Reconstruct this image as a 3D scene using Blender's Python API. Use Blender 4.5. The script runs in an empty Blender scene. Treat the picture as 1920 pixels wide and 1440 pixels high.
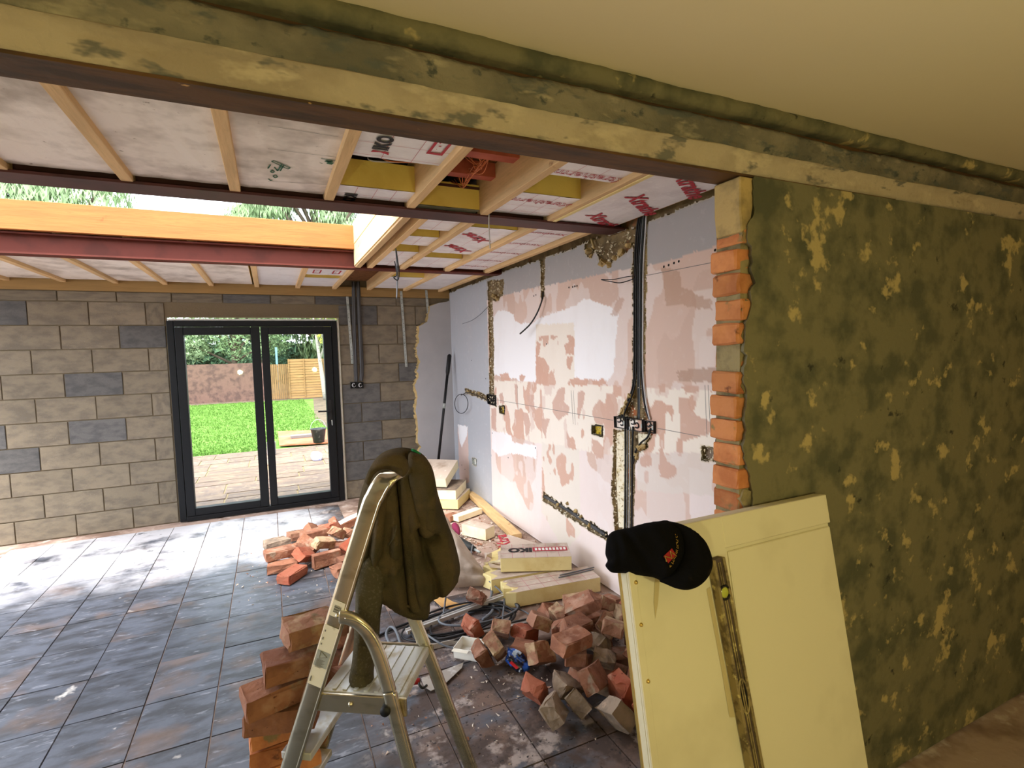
import bpy, bmesh, math, random
import numpy as np
from mathutils import Vector, Matrix, Euler
from mathutils.geometry import delaunay_2d_cdt
R = random.Random(7)
scene = bpy.context.scene
COL = scene.collection

# ------------------------------------------------------------------ camera
EYE = Vector((0, 0, 1.65))
FPX = 975.363                                   # focal length in pixels of the 1920 x 1440 frame
PPX, PPY = 960.0, 728.0
CM = Matrix(((0.90617658, 0.05206428, -0.41968239),
             (-0.42216457, 0.05288655, -0.90497518),
             (-0.02492132, 0.99724236, 0.06990425)))
cam_data = bpy.data.cameras.new('camera')
cam_data.lens = FPX / 1920 * 36
cam_data.sensor_width = 36
cam_data.shift_y = (PPY - 720) / 1920
cam_data.clip_start = .02
cam = bpy.data.objects.new('camera', cam_data)
cam.matrix_world = Matrix.Translation(EYE) @ CM.to_4x4()
COL.objects.link(cam)
scene.camera = cam

# ------------------------------------------------------------------ world: bright overcast sky
world = bpy.data.worlds.new('overcast_sky')
scene.world = world
world.use_nodes = True
bg = world.node_tree.nodes['Background']
bg.inputs[0].default_value = (.90, .96, 1.06, 1)
bg.inputs[1].default_value = 1.0
# a weak, wide sun behind thin cloud
sd = bpy.data.lights.new('sun', 'SUN')
sd.energy = 1.3
sd.angle = math.radians(25)
sd.color = (1, .96, .9)
sun = bpy.data.objects.new('sun', sd)
sun.rotation_euler = Vector((.45, .42, -.9)).to_track_quat('-Z', 'Y').to_euler()
COL.objects.link(sun)

def portal(name, loc, rot, sx, sy):             # guides sky light through a real opening
    d = bpy.data.lights.new(name, 'AREA')
    d.shape = 'RECTANGLE'; d.size = sx; d.size_y = sy
    d.cycles.is_portal = True
    o = bpy.data.objects.new(name, d)
    o.location = loc; o.rotation_euler = rot
    COL.objects.link(o)
portal('portal_rooflight', (-.95, 3.73, 2.78), (0, 0, 0), 3.3, 1.66)
portal('portal_patio_opening', (-2.76, 3.75, 1.17), (0, -math.pi / 2, 0), 2.34, 4.7)
# warm lamps set low in the near room (behind the camera)
def bulb(name, loc, power):
    d = bpy.data.lights.new(name, 'POINT')
    d.energy = power; d.color = (1, .94, .44); d.shadow_soft_size = .05
    o = bpy.data.objects.new(name, d); o.location = loc
    COL.objects.link(o)
bulb('lamp_bulb', (-.60, -.55, 1.35), 4.2)
bulb('lamp_bulb', (.95, -.65, 1.35), 4.2)
vs = scene.view_settings
vs.view_transform = 'Standard'
vs.look = 'None'
vs.gamma = 1
vs.exposure = 2.55
vs.use_curve_mapping = False
scene.cycles.use_denoising = True
scene.cycles.max_bounces = 8
scene.cycles.diffuse_bounces = 5
scene.cycles.use_adaptive_sampling = True
scene.cycles.adaptive_threshold = .03

# ------------------------------------------------------------------ geometry helpers
def ray(px, py):
    return CM @ Vector((px - PPX, PPY - py, -FPX))
def on(px, py, X=None, Y=None, Z=None):
    """the point of the room seen at a pixel of the photo that lies on the plane X=, Y= or Z="""
    r = ray(px, py)
    t = X / r[0] if X is not None else Y / r[1] if Y is not None else (Z - EYE.z) / r[2]
    return EYE + r * t
def onp(px, py, o, n):
    r = ray(px, py)
    return EYE + r * ((Vector(o) - EYE).dot(n) / r.dot(n))

def finish(me, name, mat, parent=None, smooth=False, loc=None):
    """link a mesh whose vertices are in world space; origin at the parent's place or at its own base"""
    if loc is None:
        n = len(me.vertices)
        co = np.empty(n * 3); me.vertices.foreach_get('co', co); co = co.reshape(-1, 3)
        if parent is not None:
            loc = Vector(parent['_o']) if '_o' in parent else Vector((0, 0, 0))
        else:
            loc = Vector(((co[:, 0].min() + co[:, 0].max()) / 2, (co[:, 1].min() + co[:, 1].max()) / 2, co[:, 2].min()))
    me.transform(Matrix.Translation(-Vector(loc)))
    if mat is not None:
        me.materials.append(mat)
    if smooth:
        me.polygons.foreach_set('use_smooth', [True] * len(me.polygons))
    ob = bpy.data.objects.new(name, me)
    COL.objects.link(ob)
    if parent is not None:
        ob.parent = parent
        ob['_o'] = tuple(loc)
    else:
        ob.location = loc
        ob['_o'] = tuple(loc)
    return ob
def tag(o, label, cat=None, group=None, kind=None):
    o['label'] = label
    if cat: o['category'] = cat
    if group: o['group'] = group
    if kind: o['kind'] = kind
    return o
def thing(name, label, cat, loc=(0, 0, 0), group=None, kind=None):
    o = bpy.data.objects.new(name, None)
    COL.objects.link(o)
    o.location = loc
    o.empty_display_size = .05
    o['_o'] = tuple(loc)
    return tag(o, label, cat, group, kind)

class MB:
    def __init__(s): s.v = []; s.f = []
    def add(s, vs, fs):
        k = len(s.v)
        s.v += [tuple(p) for p in vs]
        s.f += [tuple(i + k for i in q) for q in fs]
        return s
    def box(s, lo, hi, M=None, c=0.0):
        (a, b, c0), (d, e, f) = lo, hi
        vs = [Vector(p) for p in ((a, b, c0), (d, b, c0), (d, e, c0), (a, e, c0), (a, b, f), (d, b, f), (d, e, f), (a, e, f))]
        if M is not None: vs = [M @ p for p in vs]
        return s.add(vs, [(0, 3, 2, 1), (4, 5, 6, 7), (0, 1, 5, 4), (1, 2, 6, 5), (2, 3, 7, 6), (3, 0, 4, 7)])
    def bar(s, a, b, w, h, up=(0, 0, 1)):
        a, b = Vector(a), Vector(b); d = (b - a).normalized()
        x = d.cross(Vector(up)).normalized(); y = x.cross(d).normalized()
        vs = [p + x * i * w / 2 + y * j * h / 2 for p in (a, b) for i, j in ((-1, -1), (1, -1), (1, 1), (-1, 1))]
        return s.add(vs, [(3, 2, 1, 0), (4, 5, 6, 7), (0, 1, 5, 4), (1, 2, 6, 5), (2, 3, 7, 6), (3, 0, 4, 7)])
    def tube(s, pts, r, n=8, rx=None, up=None, cap=True, power=1.0):
        """swept section; rx gives a flat oval (half width along the side axis), r the other half axis"""
        pts = [Vector(p) for p in pts]
        rings = []; px = None
        for i, p in enumerate(pts):
            t = (pts[min(i + 1, len(pts) - 1)] - pts[max(i - 1, 0)]).normalized()
            if up is not None: x = Vector(up) - t * t.dot(Vector(up))
            elif px is None: x = t.orthogonal()
            else: x = px - t * t.dot(px)
            x.normalize(); px = x; y = t.cross(x)
            rr = r[i] if isinstance(r, (list, tuple)) else r
            a = rx if rx is not None else rr
            ring = []
            for k in range(n):
                an = 2 * math.pi * (k + .5) / n
                ca, sa = math.cos(an), math.sin(an)
                ca = math.copysign(abs(ca) ** power, ca); sa = math.copysign(abs(sa) ** power, sa)
                ring.append(p + x * a * ca + y * rr * sa)
            rings.append(ring)
        k0 = len(s.v); s.v += [tuple(q) for rg in rings for q in rg]
        for i in range(len(pts) - 1):
            for k in range(n):
                a = k0 + i * n + k; b = k0 + i * n + (k + 1) % n
                s.f.append((a, b, b + n, a + n))
        if cap:
            s.f.append(tuple(k0 + k for k in reversed(range(n))))
            s.f.append(tuple(k0 + (len(pts) - 1) * n + k for k in range(n)))
        return s
    def lathe(s, o, prof, n=20, axis=(0, 0, 1)):
        o = Vector(o); az = Vector(axis).normalized(); ax = az.orthogonal().normalized(); ay = az.cross(ax)
        k0 = len(s.v)
        for r, z in prof:
            for k in range(n):
                a = 2 * math.pi * k / n
                s.v.append(tuple(o + az * z + (ax * math.cos(a) + ay * math.sin(a)) * r))
        for i in range(len(prof) - 1):
            for k in range(n):
                a = k0 + i * n + k; b = k0 + i * n + (k + 1) % n
                s.f.append((a, b, b + n, a + n))
        return s
    def prism(s, poly, a, b):
        """closed polygon of world points swept by the vector from a to b"""
        a, b = Vector(a), Vector(b); n = len(poly)
        vs = [Vector(p) + a for p in poly] + [Vector(p) + b for p in poly]
        return s.add(vs, [tuple(reversed(range(n))), tuple(range(n, 2 * n))] + [(i, (i + 1) % n, n + (i + 1) % n, n + i) for i in range(n)])
    def mesh(s, name):
        me = bpy.data.meshes.new(name)
        me.from_pydata(s.v, [], s.f)
        return me
    def build(s, name, mat, parent=None, smooth=False, bevel=0, loc=None):
        me = s.mesh(name)
        bm = bmesh.new(); bm.from_mesh(me)
        bmesh.ops.recalc_face_normals(bm, faces=bm.faces)
        if bevel:
            bmesh.ops.bevel(bm, geom=[e for e in bm.edges], offset=bevel, segments=1, affect='EDGES', clamp_overlap=True)
        bm.to_mesh(me); bm.free()
        return finish(me, name, mat, parent, smooth, loc)

def copy_of(ob, parent=None, loc=None, rot=None):
    c = ob.copy(); COL.objects.link(c)
    if parent is not None: c.parent = parent
    if loc is not None: c.location = loc
    if rot is not None: c.rotation_euler = rot
    return c
def curve_pts(pts, n=8):
    """Catmull-Rom through points"""
    P = [Vector(p) for p in pts]; out = []
    for i in range(len(P) - 1):
        a, b, c, d = P[max(i - 1, 0)], P[i], P[i + 1], P[min(i + 2, len(P) - 1)]
        for k in range(n):
            t = k / n
            out.append(.5 * ((2 * b) + (c - a) * t + (2 * a - 5 * b + 4 * c - d) * t * t + (3 * b - a - 3 * c + d) * t ** 3))
    out.append(P[-1]); return out

# value noise for numpy arrays
def vnoise(x, y, seed=0):
    xi = np.floor(x).astype(np.int64); yi = np.floor(y).astype(np.int64)
    fx, fy = x - xi, y - yi
    fx = fx * fx * (3 - 2 * fx); fy = fy * fy * (3 - 2 * fy)
    def h(a, b):
        n = (a * 374761393 + b * 668265263 + seed * 974634777) & 0x7fffffff
        n = ((n ^ (n >> 13)) * 1274126177) & 0x7fffffff
        return ((n ^ (n >> 16)) & 0xffff) / 65535.0
    return (h(xi, yi) * (1 - fx) + h(xi + 1, yi) * fx) * (1 - fy) + (h(xi, yi + 1) * (1 - fx) + h(xi + 1, yi + 1) * fx) * fy
def fbm(x, y, seed=0, oct=3):
    s = 0; a = .5; t = 0
    for k in range(oct):
        s = s + a * vnoise(x * 2 ** k, y * 2 ** k, seed + k); t += a; a *= .5
    return s / t
def inpoly(x, y, poly):
    r = np.zeros(x.shape, bool); n = len(poly)
    for i in range(n):
        x0, y0 = poly[i][:2]; x1, y1 = poly[(i + 1) % n][:2]
        if y0 == y1: continue
        c = (y0 > y) != (y1 > y)
        r ^= c & (x < (x1 - x0) * (y - y0) / (y1 - y0) + x0)
    return r
def seg_dist(x, y, pts, closed=False):
    d = np.full(x.shape, 1e9); n = len(pts)
    for i in range(n if closed else n - 1):
        ax, ay = pts[i][:2]; bx, by = pts[(i + 1) % n][:2]
        L = max((bx - ax) ** 2 + (by - ay) ** 2, 1e-12)
        t = np.clip(((x - ax) * (bx - ax) + (y - ay) * (by - ay)) / L, 0, 1)
        d = np.minimum(d, np.hypot(x - ax - t * (bx - ax), y - ay - t * (by - ay)))
    return d

def srgb(r, g=None, b=None):
    if g is None: r, g, b = r
    f = lambda c: (c / 255 / 12.92) if c / 255 <= .04045 else ((c / 255 + .055) / 1.055) ** 2.4
    return (f(r), f(g), f(b))

# ------------------------------------------------------------------ materials
def mat(name, base, layers=(), rough=.8, metal=0.0, bump=0.0, bscale=40, rnd=0.0, spec=.35, attr=None, bstretch=(1, 1, 1)):
    """base colour, then layers (colour, scale, lo, hi[, (sx,sy,sz)]) mixed in by thresholded noise in object space"""
    m = bpy.data.materials.new(name); m.use_nodes = True
    nt = m.node_tree; N = nt.nodes; L = nt.links
    b = N['Principled BSDF']
    b.inputs['Roughness'].default_value = rough
    b.inputs['Metallic'].default_value = metal
    b.inputs['Specular IOR Level'].default_value = spec
    tc = N.new('ShaderNodeTexCoord'); co = tc.outputs['Object']
    if rnd:
        oi = N.new('ShaderNodeObjectInfo')
        va = N.new('ShaderNodeVectorMath'); va.operation = 'MULTIPLY_ADD'
        L.new(oi.outputs['Random'], va.inputs[0]); va.inputs[1].default_value = (37, 53, 71); L.new(co, va.inputs[2])
        co = va.outputs[0]
    if attr:
        at = N.new('ShaderNodeAttribute'); at.attribute_name = attr; cur = at.outputs['Color']
    else:
        rg = N.new('ShaderNodeRGB'); rg.outputs[0].default_value = (*base, 1); cur = rg.outputs[0]
    for ly in layers:
        c, sc, lo, hi = ly[:4]
        st = ly[4] if len(ly) > 4 else (1, 1, 1)
        mp = N.new('ShaderNodeMapping'); mp.inputs['Scale'].default_value = st; L.new(co, mp.inputs[0])
        mp.inputs['Location'].default_value = (sc * .37, sc * .11, sc * .73)
        nz = N.new('ShaderNodeTexNoise'); nz.inputs['Scale'].default_value = sc; nz.inputs['Detail'].default_value = 4
        nz.inputs['Roughness'].default_value = .6
        L.new(mp.outputs[0], nz.inputs['Vector'])
        mr = N.new('ShaderNodeMapRange'); mr.inputs[1].default_value = lo; mr.inputs[2].default_value = hi
        L.new(nz.outputs[0], mr.inputs[0])
        mx = N.new('ShaderNodeMix'); mx.data_type = 'RGBA'
        L.new(mr.outputs[0], mx.inputs[0]); L.new(cur, mx.inputs[6]); mx.inputs[7].default_value = (*c[:3], 1)
        if len(c) > 3:
            mu = N.new('ShaderNodeMath'); mu.operation = 'MULTIPLY'; mu.inputs[1].default_value = c[3]
            L.new(mr.outputs[0], mu.inputs[0]); L.new(mu.outputs[0], mx.inputs[0])
        cur = mx.outputs[2]
    if rnd:
        hs = N.new('ShaderNodeHueSaturation')
        mr = N.new('ShaderNodeMapRange'); mr.inputs[3].default_value = 1 - rnd; mr.inputs[4].default_value = 1 + rnd
        L.new(oi.outputs['Random'], mr.inputs[0]); L.new(mr.outputs[0], hs.inputs['Value']); L.new(cur, hs.inputs['Color'])
        cur = hs.outputs[0]
    L.new(cur, b.inputs['Base Color'])
    if bump:
        mp = N.new('ShaderNodeMapping'); mp.inputs['Scale'].default_value = bstretch; L.new(co, mp.inputs[0])
        nz = N.new('ShaderNodeTexNoise'); nz.inputs['Scale'].default_value = bscale; nz.inputs['Detail'].default_value = 5
        L.new(mp.outputs[0], nz.inputs['Vector'])
        bp = N.new('ShaderNodeBump'); bp.inputs['Strength'].default_value = bump; bp.inputs['Distance'].default_value = .01
        L.new(nz.outputs[0], bp.inputs['Height']); L.new(bp.outputs[0], b.inputs['Normal'])
    return m

Mt = {}
def timber(name, st, base=srgb(222, 186, 136)):
    dk = tuple(c * .62 for c in base)
    return mat(name, base, [(tuple(c * .78 for c in base), 3, .4, .7, st), ((*dk, .6), 14, .55, .75, st), ((*srgb(130, 70, 30), .85), 7, .69, .75)], rough=.75, bump=.15, bscale=12, bstretch=st, rnd=.08)
Mt['joist'] = timber('joist_timber', (8, .6, 8))
Mt['plate'] = timber('plate_timber', (.6, 8, 8), srgb(156, 122, 72))
Mt['bright_timber'] = timber('fresh_timber', (.7, 8, 8), srgb(166, 106, 54))
Mt['bright_timber_y'] = timber('fresh_timber_long', (8, .7, 8), srgb(238, 205, 150))
Mt['batten'] = timber('batten_timber', (6, 1, 6), srgb(228, 192, 138))
Mt['red_timber'] = mat('red_timber', srgb(192, 104, 82), [(srgb(156, 76, 58), 4, .4, .7)], rough=.8)
Mt['osb'] = mat('osb', srgb(120, 78, 42), [(srgb(70, 42, 22), 22, .45, .6, (1, 3, 1)), (srgb(160, 115, 70), 30, .6, .7, (3, 1, 1))], rough=.9)
Mt['deck'] = mat('roof_deck', srgb(70, 48, 32), [(srgb(40, 28, 20), 12, .4, .6)], rough=.9)
Mt['steel_red'] = mat('red_oxide_steel', srgb(98, 46, 36), [((*srgb(78, 38, 30), .7), 6, .45, .65)], rough=.6, spec=.2)
Mt['steel_dark'] = mat('dark_oxide_steel', srgb(84, 46, 44), [((*srgb(60, 36, 34), .7), 6, .45, .65)], rough=.6)
Mt['steel_brown'] = mat('rusty_brown_steel', srgb(94, 64, 34), [((*srgb(62, 44, 28), .9), 4, .42, .6, (1, 6, 6)), (srgb(205, 160, 100), 26, .70, .74, (.5, 1, 1))], rough=.7, bump=.2, bscale=30)
Mt['concrete'] = mat('encased_concrete', srgb(136, 127, 108),
    [(srgb(104, 99, 86), 5, .42, .60, (.7, 1, 1)), (srgb(176, 164, 138), 9, .55, .68, (.5, 1.5, 1.5)), ((*srgb(92, 94, 88), .95), 12, .54, .62, (.6, 1.4, 1.4)), ((*srgb(70, 74, 70), .9), 26, .60, .68, (.7, 1, 1))], rough=.95, bump=1.0, bscale=38)
Mt['concrete_low'] = mat('encased_concrete_smooth', srgb(182, 166, 142),
    [((*srgb(156, 140, 118), .8), 6, .45, .62, (.6, 1, 1)), ((*srgb(200, 184, 156), .8), 14, .55, .66, (.5, 1, 1)), ((*srgb(104, 102, 94), .9), 12, .58, .64, (.5, 1.3, 1.3))], rough=.95, bump=.6, bscale=45)
Mt['foil'] = mat('foil_facing', srgb(240, 238, 242), [((*srgb(212, 208, 214), .6), 5, .45, .7), ((*srgb(250, 249, 251), .8), 22, .60, .66, (1, 4, 1))], rough=.5, metal=.05, bump=.35, bscale=14)
Mt['foil_plain'] = mat('board_facing', srgb(242, 233, 226), [((*srgb(172, 160, 150), .8), 4, .45, .68), ((*srgb(120, 100, 80), .7), 26, .68, .74)], rough=.6, metal=.1, bump=.4, bscale=16)
Mt['foil_floor'] = mat('dusty_foil_facing', srgb(202, 184, 168), [((*srgb(150, 125, 105), .8), 5, .5, .7), ((*srgb(225, 214, 200), .8), 18, .6, .7)], rough=.7, bump=.25, bscale=20)
Mt['foam'] = mat('yellow_foam', srgb(232, 214, 152), [((*srgb(214, 188, 120), .7), 6, .5, .72), ((*srgb(110, 90, 50), .6), 40, .72, .78)], rough=.9, bump=.15, bscale=60)
Mt['foam_ceiling'] = mat('amber_foam', srgb(244, 218, 120), [((*srgb(228, 196, 96), .7), 5, .45, .7)], rough=.9, bump=.15, bscale=50)
Mt['foam_pale'] = mat('pale_foam', srgb(240, 230, 196), [((*srgb(226, 208, 158), .6), 7, .5, .7)], rough=.9, bump=.15, bscale=60)
Mt['ink_red'] = mat('red_print', srgb(178, 40, 58), rough=.6)
Mt['ink_black'] = mat('black_print', srgb(22, 20, 22), rough=.6)
Mt['ink_green'] = mat('green_marker', srgb(20, 92, 66), rough=.6)
Mt['ink_thin'] = mat('thin_red_print', srgb(190, 110, 120), rough=.6)
Mt['paper'] = mat('label_paper', srgb(228, 222, 205), [((*srgb(170, 160, 130), .7), 30, .6, .7)], rough=.7)
Mt['ink_grey'] = mat('grey_print', srgb(120, 116, 110), rough=.7)
Mt['cream'] = mat('cream_paint', srgb(232, 218, 190), rough=.75, bump=.05, bscale=20)
Mt['render_grey'] = mat('grey_render', srgb(118, 112, 84), [(srgb(84, 84, 64), 7, .45, .62), (srgb(178, 160, 110), 9, .60, .66), (srgb(52, 52, 42), 13, .66, .72)], rough=.95, bump=.6, bscale=30)
Mt['plaster_raw'] = mat('raw_plaster', srgb(186, 160, 108), [((*srgb(128, 112, 78), .8), 10, .45, .65)], rough=.95, bump=.5, bscale=40)
Mt['plaster_pale'] = mat('pale_plaster', srgb(232, 222, 196), [((*srgb(196, 176, 120), .8), 14, .55, .66)], rough=.95, bump=.5, bscale=40)
Mt['browncoat'] = mat('brown_backing_plaster', srgb(132, 112, 80), [(srgb(98, 82, 58), 9, .45, .65), (srgb(170, 100, 62), 4, .62, .7)], rough=.95, bump=.6, bscale=30)
Mt['wall_paint'] = mat('stripped_wall', (0.7, .7, .7), [((.60, .48, .42, .10), 5, .5, .75, (1, 1, .5)), ((.88, .86, .85, .10), 18, .58, .7)], rough=.85, attr='Col', bump=.06, bscale=25)
Mt['grey_paint'] = mat('grey_paint', srgb(172, 170, 172), [((*srgb(150, 148, 150), .4), 2, .45, .7)], rough=.8)
Mt['brick'] = mat('brick_red', srgb(150, 102, 78), [(srgb(126, 82, 62), 9, .45, .62), (srgb(176, 136, 114), 7, .54, .68), ((*srgb(150, 132, 112), .85), 11, .58, .68), (srgb(90, 52, 40), 60, .66, .70)], rough=.93, bump=.5, bscale=45, rnd=.22)
Mt['brick_mortar'] = mat('brick_mortared', srgb(146, 104, 82), [(srgb(174, 148, 116), 8, .50, .60), (srgb(120, 98, 70), 16, .58, .68)], rough=.95, bump=.8, bscale=35, rnd=.18)
Mt['brick_bright'] = mat('brick_bright', srgb(162, 96, 72), [(srgb(158, 82, 60), 9, .45, .65), ((*srgb(190, 146, 124), .8), 10, .58, .68), (srgb(92, 46, 32), 55, .64, .70)], rough=.92, bump=.4, bscale=45, rnd=.12)
Mt['brick_pier'] = mat('brick_pier', srgb(204, 136, 88), [(srgb(176, 108, 68), 8, .45, .65), ((*srgb(120, 74, 50), .9), 14, .64, .70), ((*srgb(136, 122, 84), .9), 9, .63, .68)], rough=.93, bump=.4, bscale=40, rnd=.15)
Mt['mortar'] = mat('mortar', srgb(150, 136, 100), [(srgb(110, 100, 74), 14, .45, .65)], rough=.95, bump=.6, bscale=50)
Mt['stone_grey'] = mat('grey_rubble', srgb(142, 124, 106), [(srgb(110, 96, 84), 10, .45, .65), (srgb(176, 150, 128), 14, .6, .7)], rough=.95, bump=.6, bscale=40, rnd=.15)
Mt['block'] = mat('concrete_block', srgb(126, 114, 96), [(srgb(108, 98, 84), 3, .42, .62), (srgb(108, 104, 98), 60, .58, .68), (srgb(186, 178, 164), 90, .66, .72)], rough=.95, bump=.4, bscale=90, rnd=.10)
Mt['block_dark'] = mat('concrete_block_dark', srgb(98, 95, 92), [(srgb(82, 80, 79), 4, .42, .62), (srgb(80, 80, 80), 60, .58, .68), (srgb(176, 172, 164), 90, .68, .74)], rough=.95, bump=.4, bscale=90, rnd=.10)
Mt['block_mortar'] = mat('block_mortar', srgb(112, 98, 76), [(srgb(112, 98, 78), 12, .45, .65)], rough=.95, bump=.4, bscale=60)
Mt['screed'] = mat('dusty_screed', srgb(172, 148, 134), [(srgb(128, 104, 90), 4, .45, .62), ((*srgb(206, 190, 178), .8), 9, .56, .68)], rough=.95, bump=.4, bscale=30)
Mt['grout'] = mat('tile_grout', srgb(150, 138, 130), [(srgb(96, 84, 76), 5, .45, .6)], rough=.95)
Mt['debris'] = mat('debris', srgb(206, 192, 176), [(srgb(150, 104, 80), 9, .5, .56), (srgb(112, 100, 92), 14, .58, .64)], rough=.95)
Mt['alu'] = mat('aluminium', srgb(214, 206, 180), [((*srgb(160, 150, 124), .6), 5, .52, .66, (1, 1, 3)), ((*srgb(235, 230, 214), .5), 16, .6, .7)], rough=.24, metal=.95, bump=.05, bscale=20)
Mt['alu_tread'] = mat('tread_aluminium', srgb(206, 208, 206), [((*srgb(176, 164, 136), .8), 7, .56, .64), ((*srgb(235, 238, 240), .7), 5, .5, .6)], rough=.5, metal=.4)
Mt['black_plastic'] = mat('black_plastic', srgb(20, 20, 22), rough=.5)
Mt['black_frame'] = mat('black_aluminium_frame', srgb(14, 16, 19), rough=.5, spec=.25)
Mt['fleece'] = mat('olive_fleece', srgb(88, 76, 56), [((*srgb(66, 62, 46), .8), 5, .42, .62), ((*srgb(102, 86, 62), .6), 9, .55, .7)], rough=1, bump=.5, bscale=260, spec=.05)
Mt['fleece_inside'] = mat('green_grey_fleece', srgb(82, 76, 60), [((*srgb(106, 100, 86), .7), 120, .55, .65)], rough=1, bump=.5, bscale=200, spec=.05)
Mt['cap'] = mat('black_cotton', srgb(12, 11, 12), [((*srgb(46, 36, 30), .7), 9, .66, .74)], rough=.95, bump=.2, bscale=150, spec=.08)
Mt['cap_red'] = mat('emblem_red', srgb(146, 26, 28), rough=.8)
Mt['cap_yellow'] = mat('emblem_yellow', srgb(150, 118, 44), rough=.8)
Mt['door_cream'] = mat('cream_door', srgb(222, 214, 184), [((*srgb(192, 182, 150), .4), 3, .5, .7)], rough=.55, bump=.03, bscale=30, spec=.4)
Mt['smear_shade_tan'] = mat('smear_and_shade', srgb(196, 180, 136), rough=.9)  # tan for a smear and for the painted shadow of the level
Mt['level_body'] = mat('level_body', srgb(84, 70, 62), [((*srgb(66, 55, 48), .7), 9, .45, .62), ((*srgb(180, 164, 130), .6), 30, .70, .76)], rough=.65, bump=.15)
Mt['level_edge'] = mat('level_edge', srgb(150, 134, 92), [((*srgb(90, 76, 56), .8), 24, .50, .60), ((*srgb(220, 205, 140), .7), 36, .6, .66)], rough=.5, metal=.3)
Mt['vial'] = mat('vial_green', srgb(180, 185, 70), rough=.2, spec=.6)
Mt['cable_black'] = mat('black_cable', srgb(26, 27, 30), rough=.5)
Mt['cable_grey'] = mat('grey_cable', srgb(104, 108, 114), rough=.55)
Mt['cable_white'] = mat('pale_cable', srgb(196, 196, 198), rough=.5)
Mt['copper'] = mat('copper_wire', srgb(206, 124, 80), rough=.4, metal=.6)
Mt['conduit'] = mat('grey_conduit', srgb(74, 72, 72), [((*srgb(50, 48, 48), .6), 8, .45, .6, (1, 1, .2))], rough=.6)
Mt['galv'] = mat('galvanised', srgb(176, 180, 176), [((*srgb(140, 146, 140), .7), 14, .45, .6)], rough=.55, metal=.3)
Mt['hole'] = mat('dark_hole', srgb(24, 20, 18), rough=.9)
Mt['box_metal'] = mat('metal_back_box', srgb(96, 92, 84), [((*srgb(40, 38, 36), .8), 20, .5, .6)], rough=.5, metal=.5)
Mt['box_yellow'] = mat('brassed_back_box', srgb(222, 190, 60), [((*srgb(80, 60, 24), .9), 26, .52, .60)], rough=.4, metal=.4)
Mt['trunk_white'] = mat('aluminium_channel', srgb(208, 206, 204), rough=.4, metal=.3)
Mt['trunk_grey'] = mat('grey_channel', srgb(170, 160, 150), [((*srgb(120, 112, 104), .7), 8, .5, .62)], rough=.6)
Mt['sack'] = mat('dusty_plastic_sack', srgb(172, 155, 138), [((*srgb(140, 120, 102), .7), 5, .45, .65)], rough=.6, bump=.6, bscale=14)
Mt['cardboard'] = mat('cardboard', srgb(214, 168, 104), [((*srgb(180, 130, 74), .7), 6, .5, .7)], rough=.9)
Mt['white_card'] = mat('white_card', srgb(232, 230, 222), [((*srgb(205, 196, 160), .6), 9, .6, .7)], rough=.7)
Mt['packet'] = mat('blue_packet', srgb(16, 22, 44), [(srgb(40, 92, 190), 9, .5, .56), (srgb(196, 216, 240), 13, .63, .67)], rough=.25, spec=.6)
Mt['packet_red'] = mat('packet_red', srgb(196, 34, 44), rough=.3)
Mt['tool_red'] = mat('red_tool', srgb(160, 30, 34), rough=.5)
Mt['steel_blade'] = mat('steel_blade', srgb(186, 178, 168), [((*srgb(220, 218, 214), .8), 12, .52, .6), ((*srgb(130, 112, 92), .6), 8, .6, .68)], rough=.45, metal=.6)
Mt['tool_black'] = mat('tool_black', srgb(38, 40, 38), [((*srgb(130, 126, 116), .6), 30, .66, .7)], rough=.6)
Mt['maroon'] = mat('maroon_cloth', srgb(120, 36, 66), rough=.9)
Mt['green_tape'] = mat('green_plastic', srgb(20, 130, 70), rough=.4)
Mt['brass'] = mat('brass', srgb(220, 190, 110), rough=.3, metal=.8)
Mt['sand'] = mat('sandstone', srgb(122, 101, 84), [(srgb(106, 88, 78), 2.5, .42, .6), ((*srgb(150, 128, 104), .8), 5, .55, .68), ((*srgb(150, 138, 128), .7), 7, .66, .72)], rough=.85, bump=.2, bscale=14, rnd=.14)
Mt['sand_joint'] = mat('sand_joint', srgb(152, 130, 94), rough=.95)
Mt['soil'] = mat('soil', srgb(104, 88, 70), [(srgb(82, 70, 56), 3, .45, .6)], rough=1)
Mt['turf'] = mat('turf', srgb(96, 128, 58), [(srgb(114, 146, 72), 1.2, .45, .62), (srgb(82, 112, 50), 6, .5, .65)], rough=1, spec=.05)
Mt['leaf'] = mat('leaf_green', srgb(92, 128, 72), [(srgb(126, 158, 98), .8, .45, .6)], rough=.8, spec=.2)
Mt['leaf_pale'] = mat('leaf_pale_green', srgb(118, 142, 98), [(srgb(142, 162, 120), .6, .45, .6)], rough=.8, spec=.2)
Mt['leaf_dark'] = mat('leaf_dark_green', srgb(52, 82, 62), [(srgb(84, 112, 80), .8, .45, .6)], rough=.8, spec=.2)
Mt['leaf_yellow'] = mat('leaf_yellow', srgb(190, 184, 60), rough=.8, spec=.2)
Mt['bark'] = mat('bark', srgb(92, 80, 66), rough=.95)
Mt['birch'] = mat('birch_bark', srgb(150, 144, 134), [(srgb(96, 90, 84), 6, .6, .66, (1, 1, 4))], rough=.9)
Mt['fence'] = mat('fence_wood', srgb(146, 112, 70), [((*srgb(120, 88, 52), .7), 4, .45, .65, (.5, 1, 6))], rough=.85, rnd=.08)
Mt['fence_dull'] = mat('fence_wood_dull', srgb(128, 98, 62), [((*srgb(104, 78, 50), .7), 4, .45, .65)], rough=.9, rnd=.06)
Mt['plywood'] = mat('red_ply_sheet', srgb(160, 96, 64), [((*srgb(178, 128, 96), .7), 3, .5, .66)], rough=.7)
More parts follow.
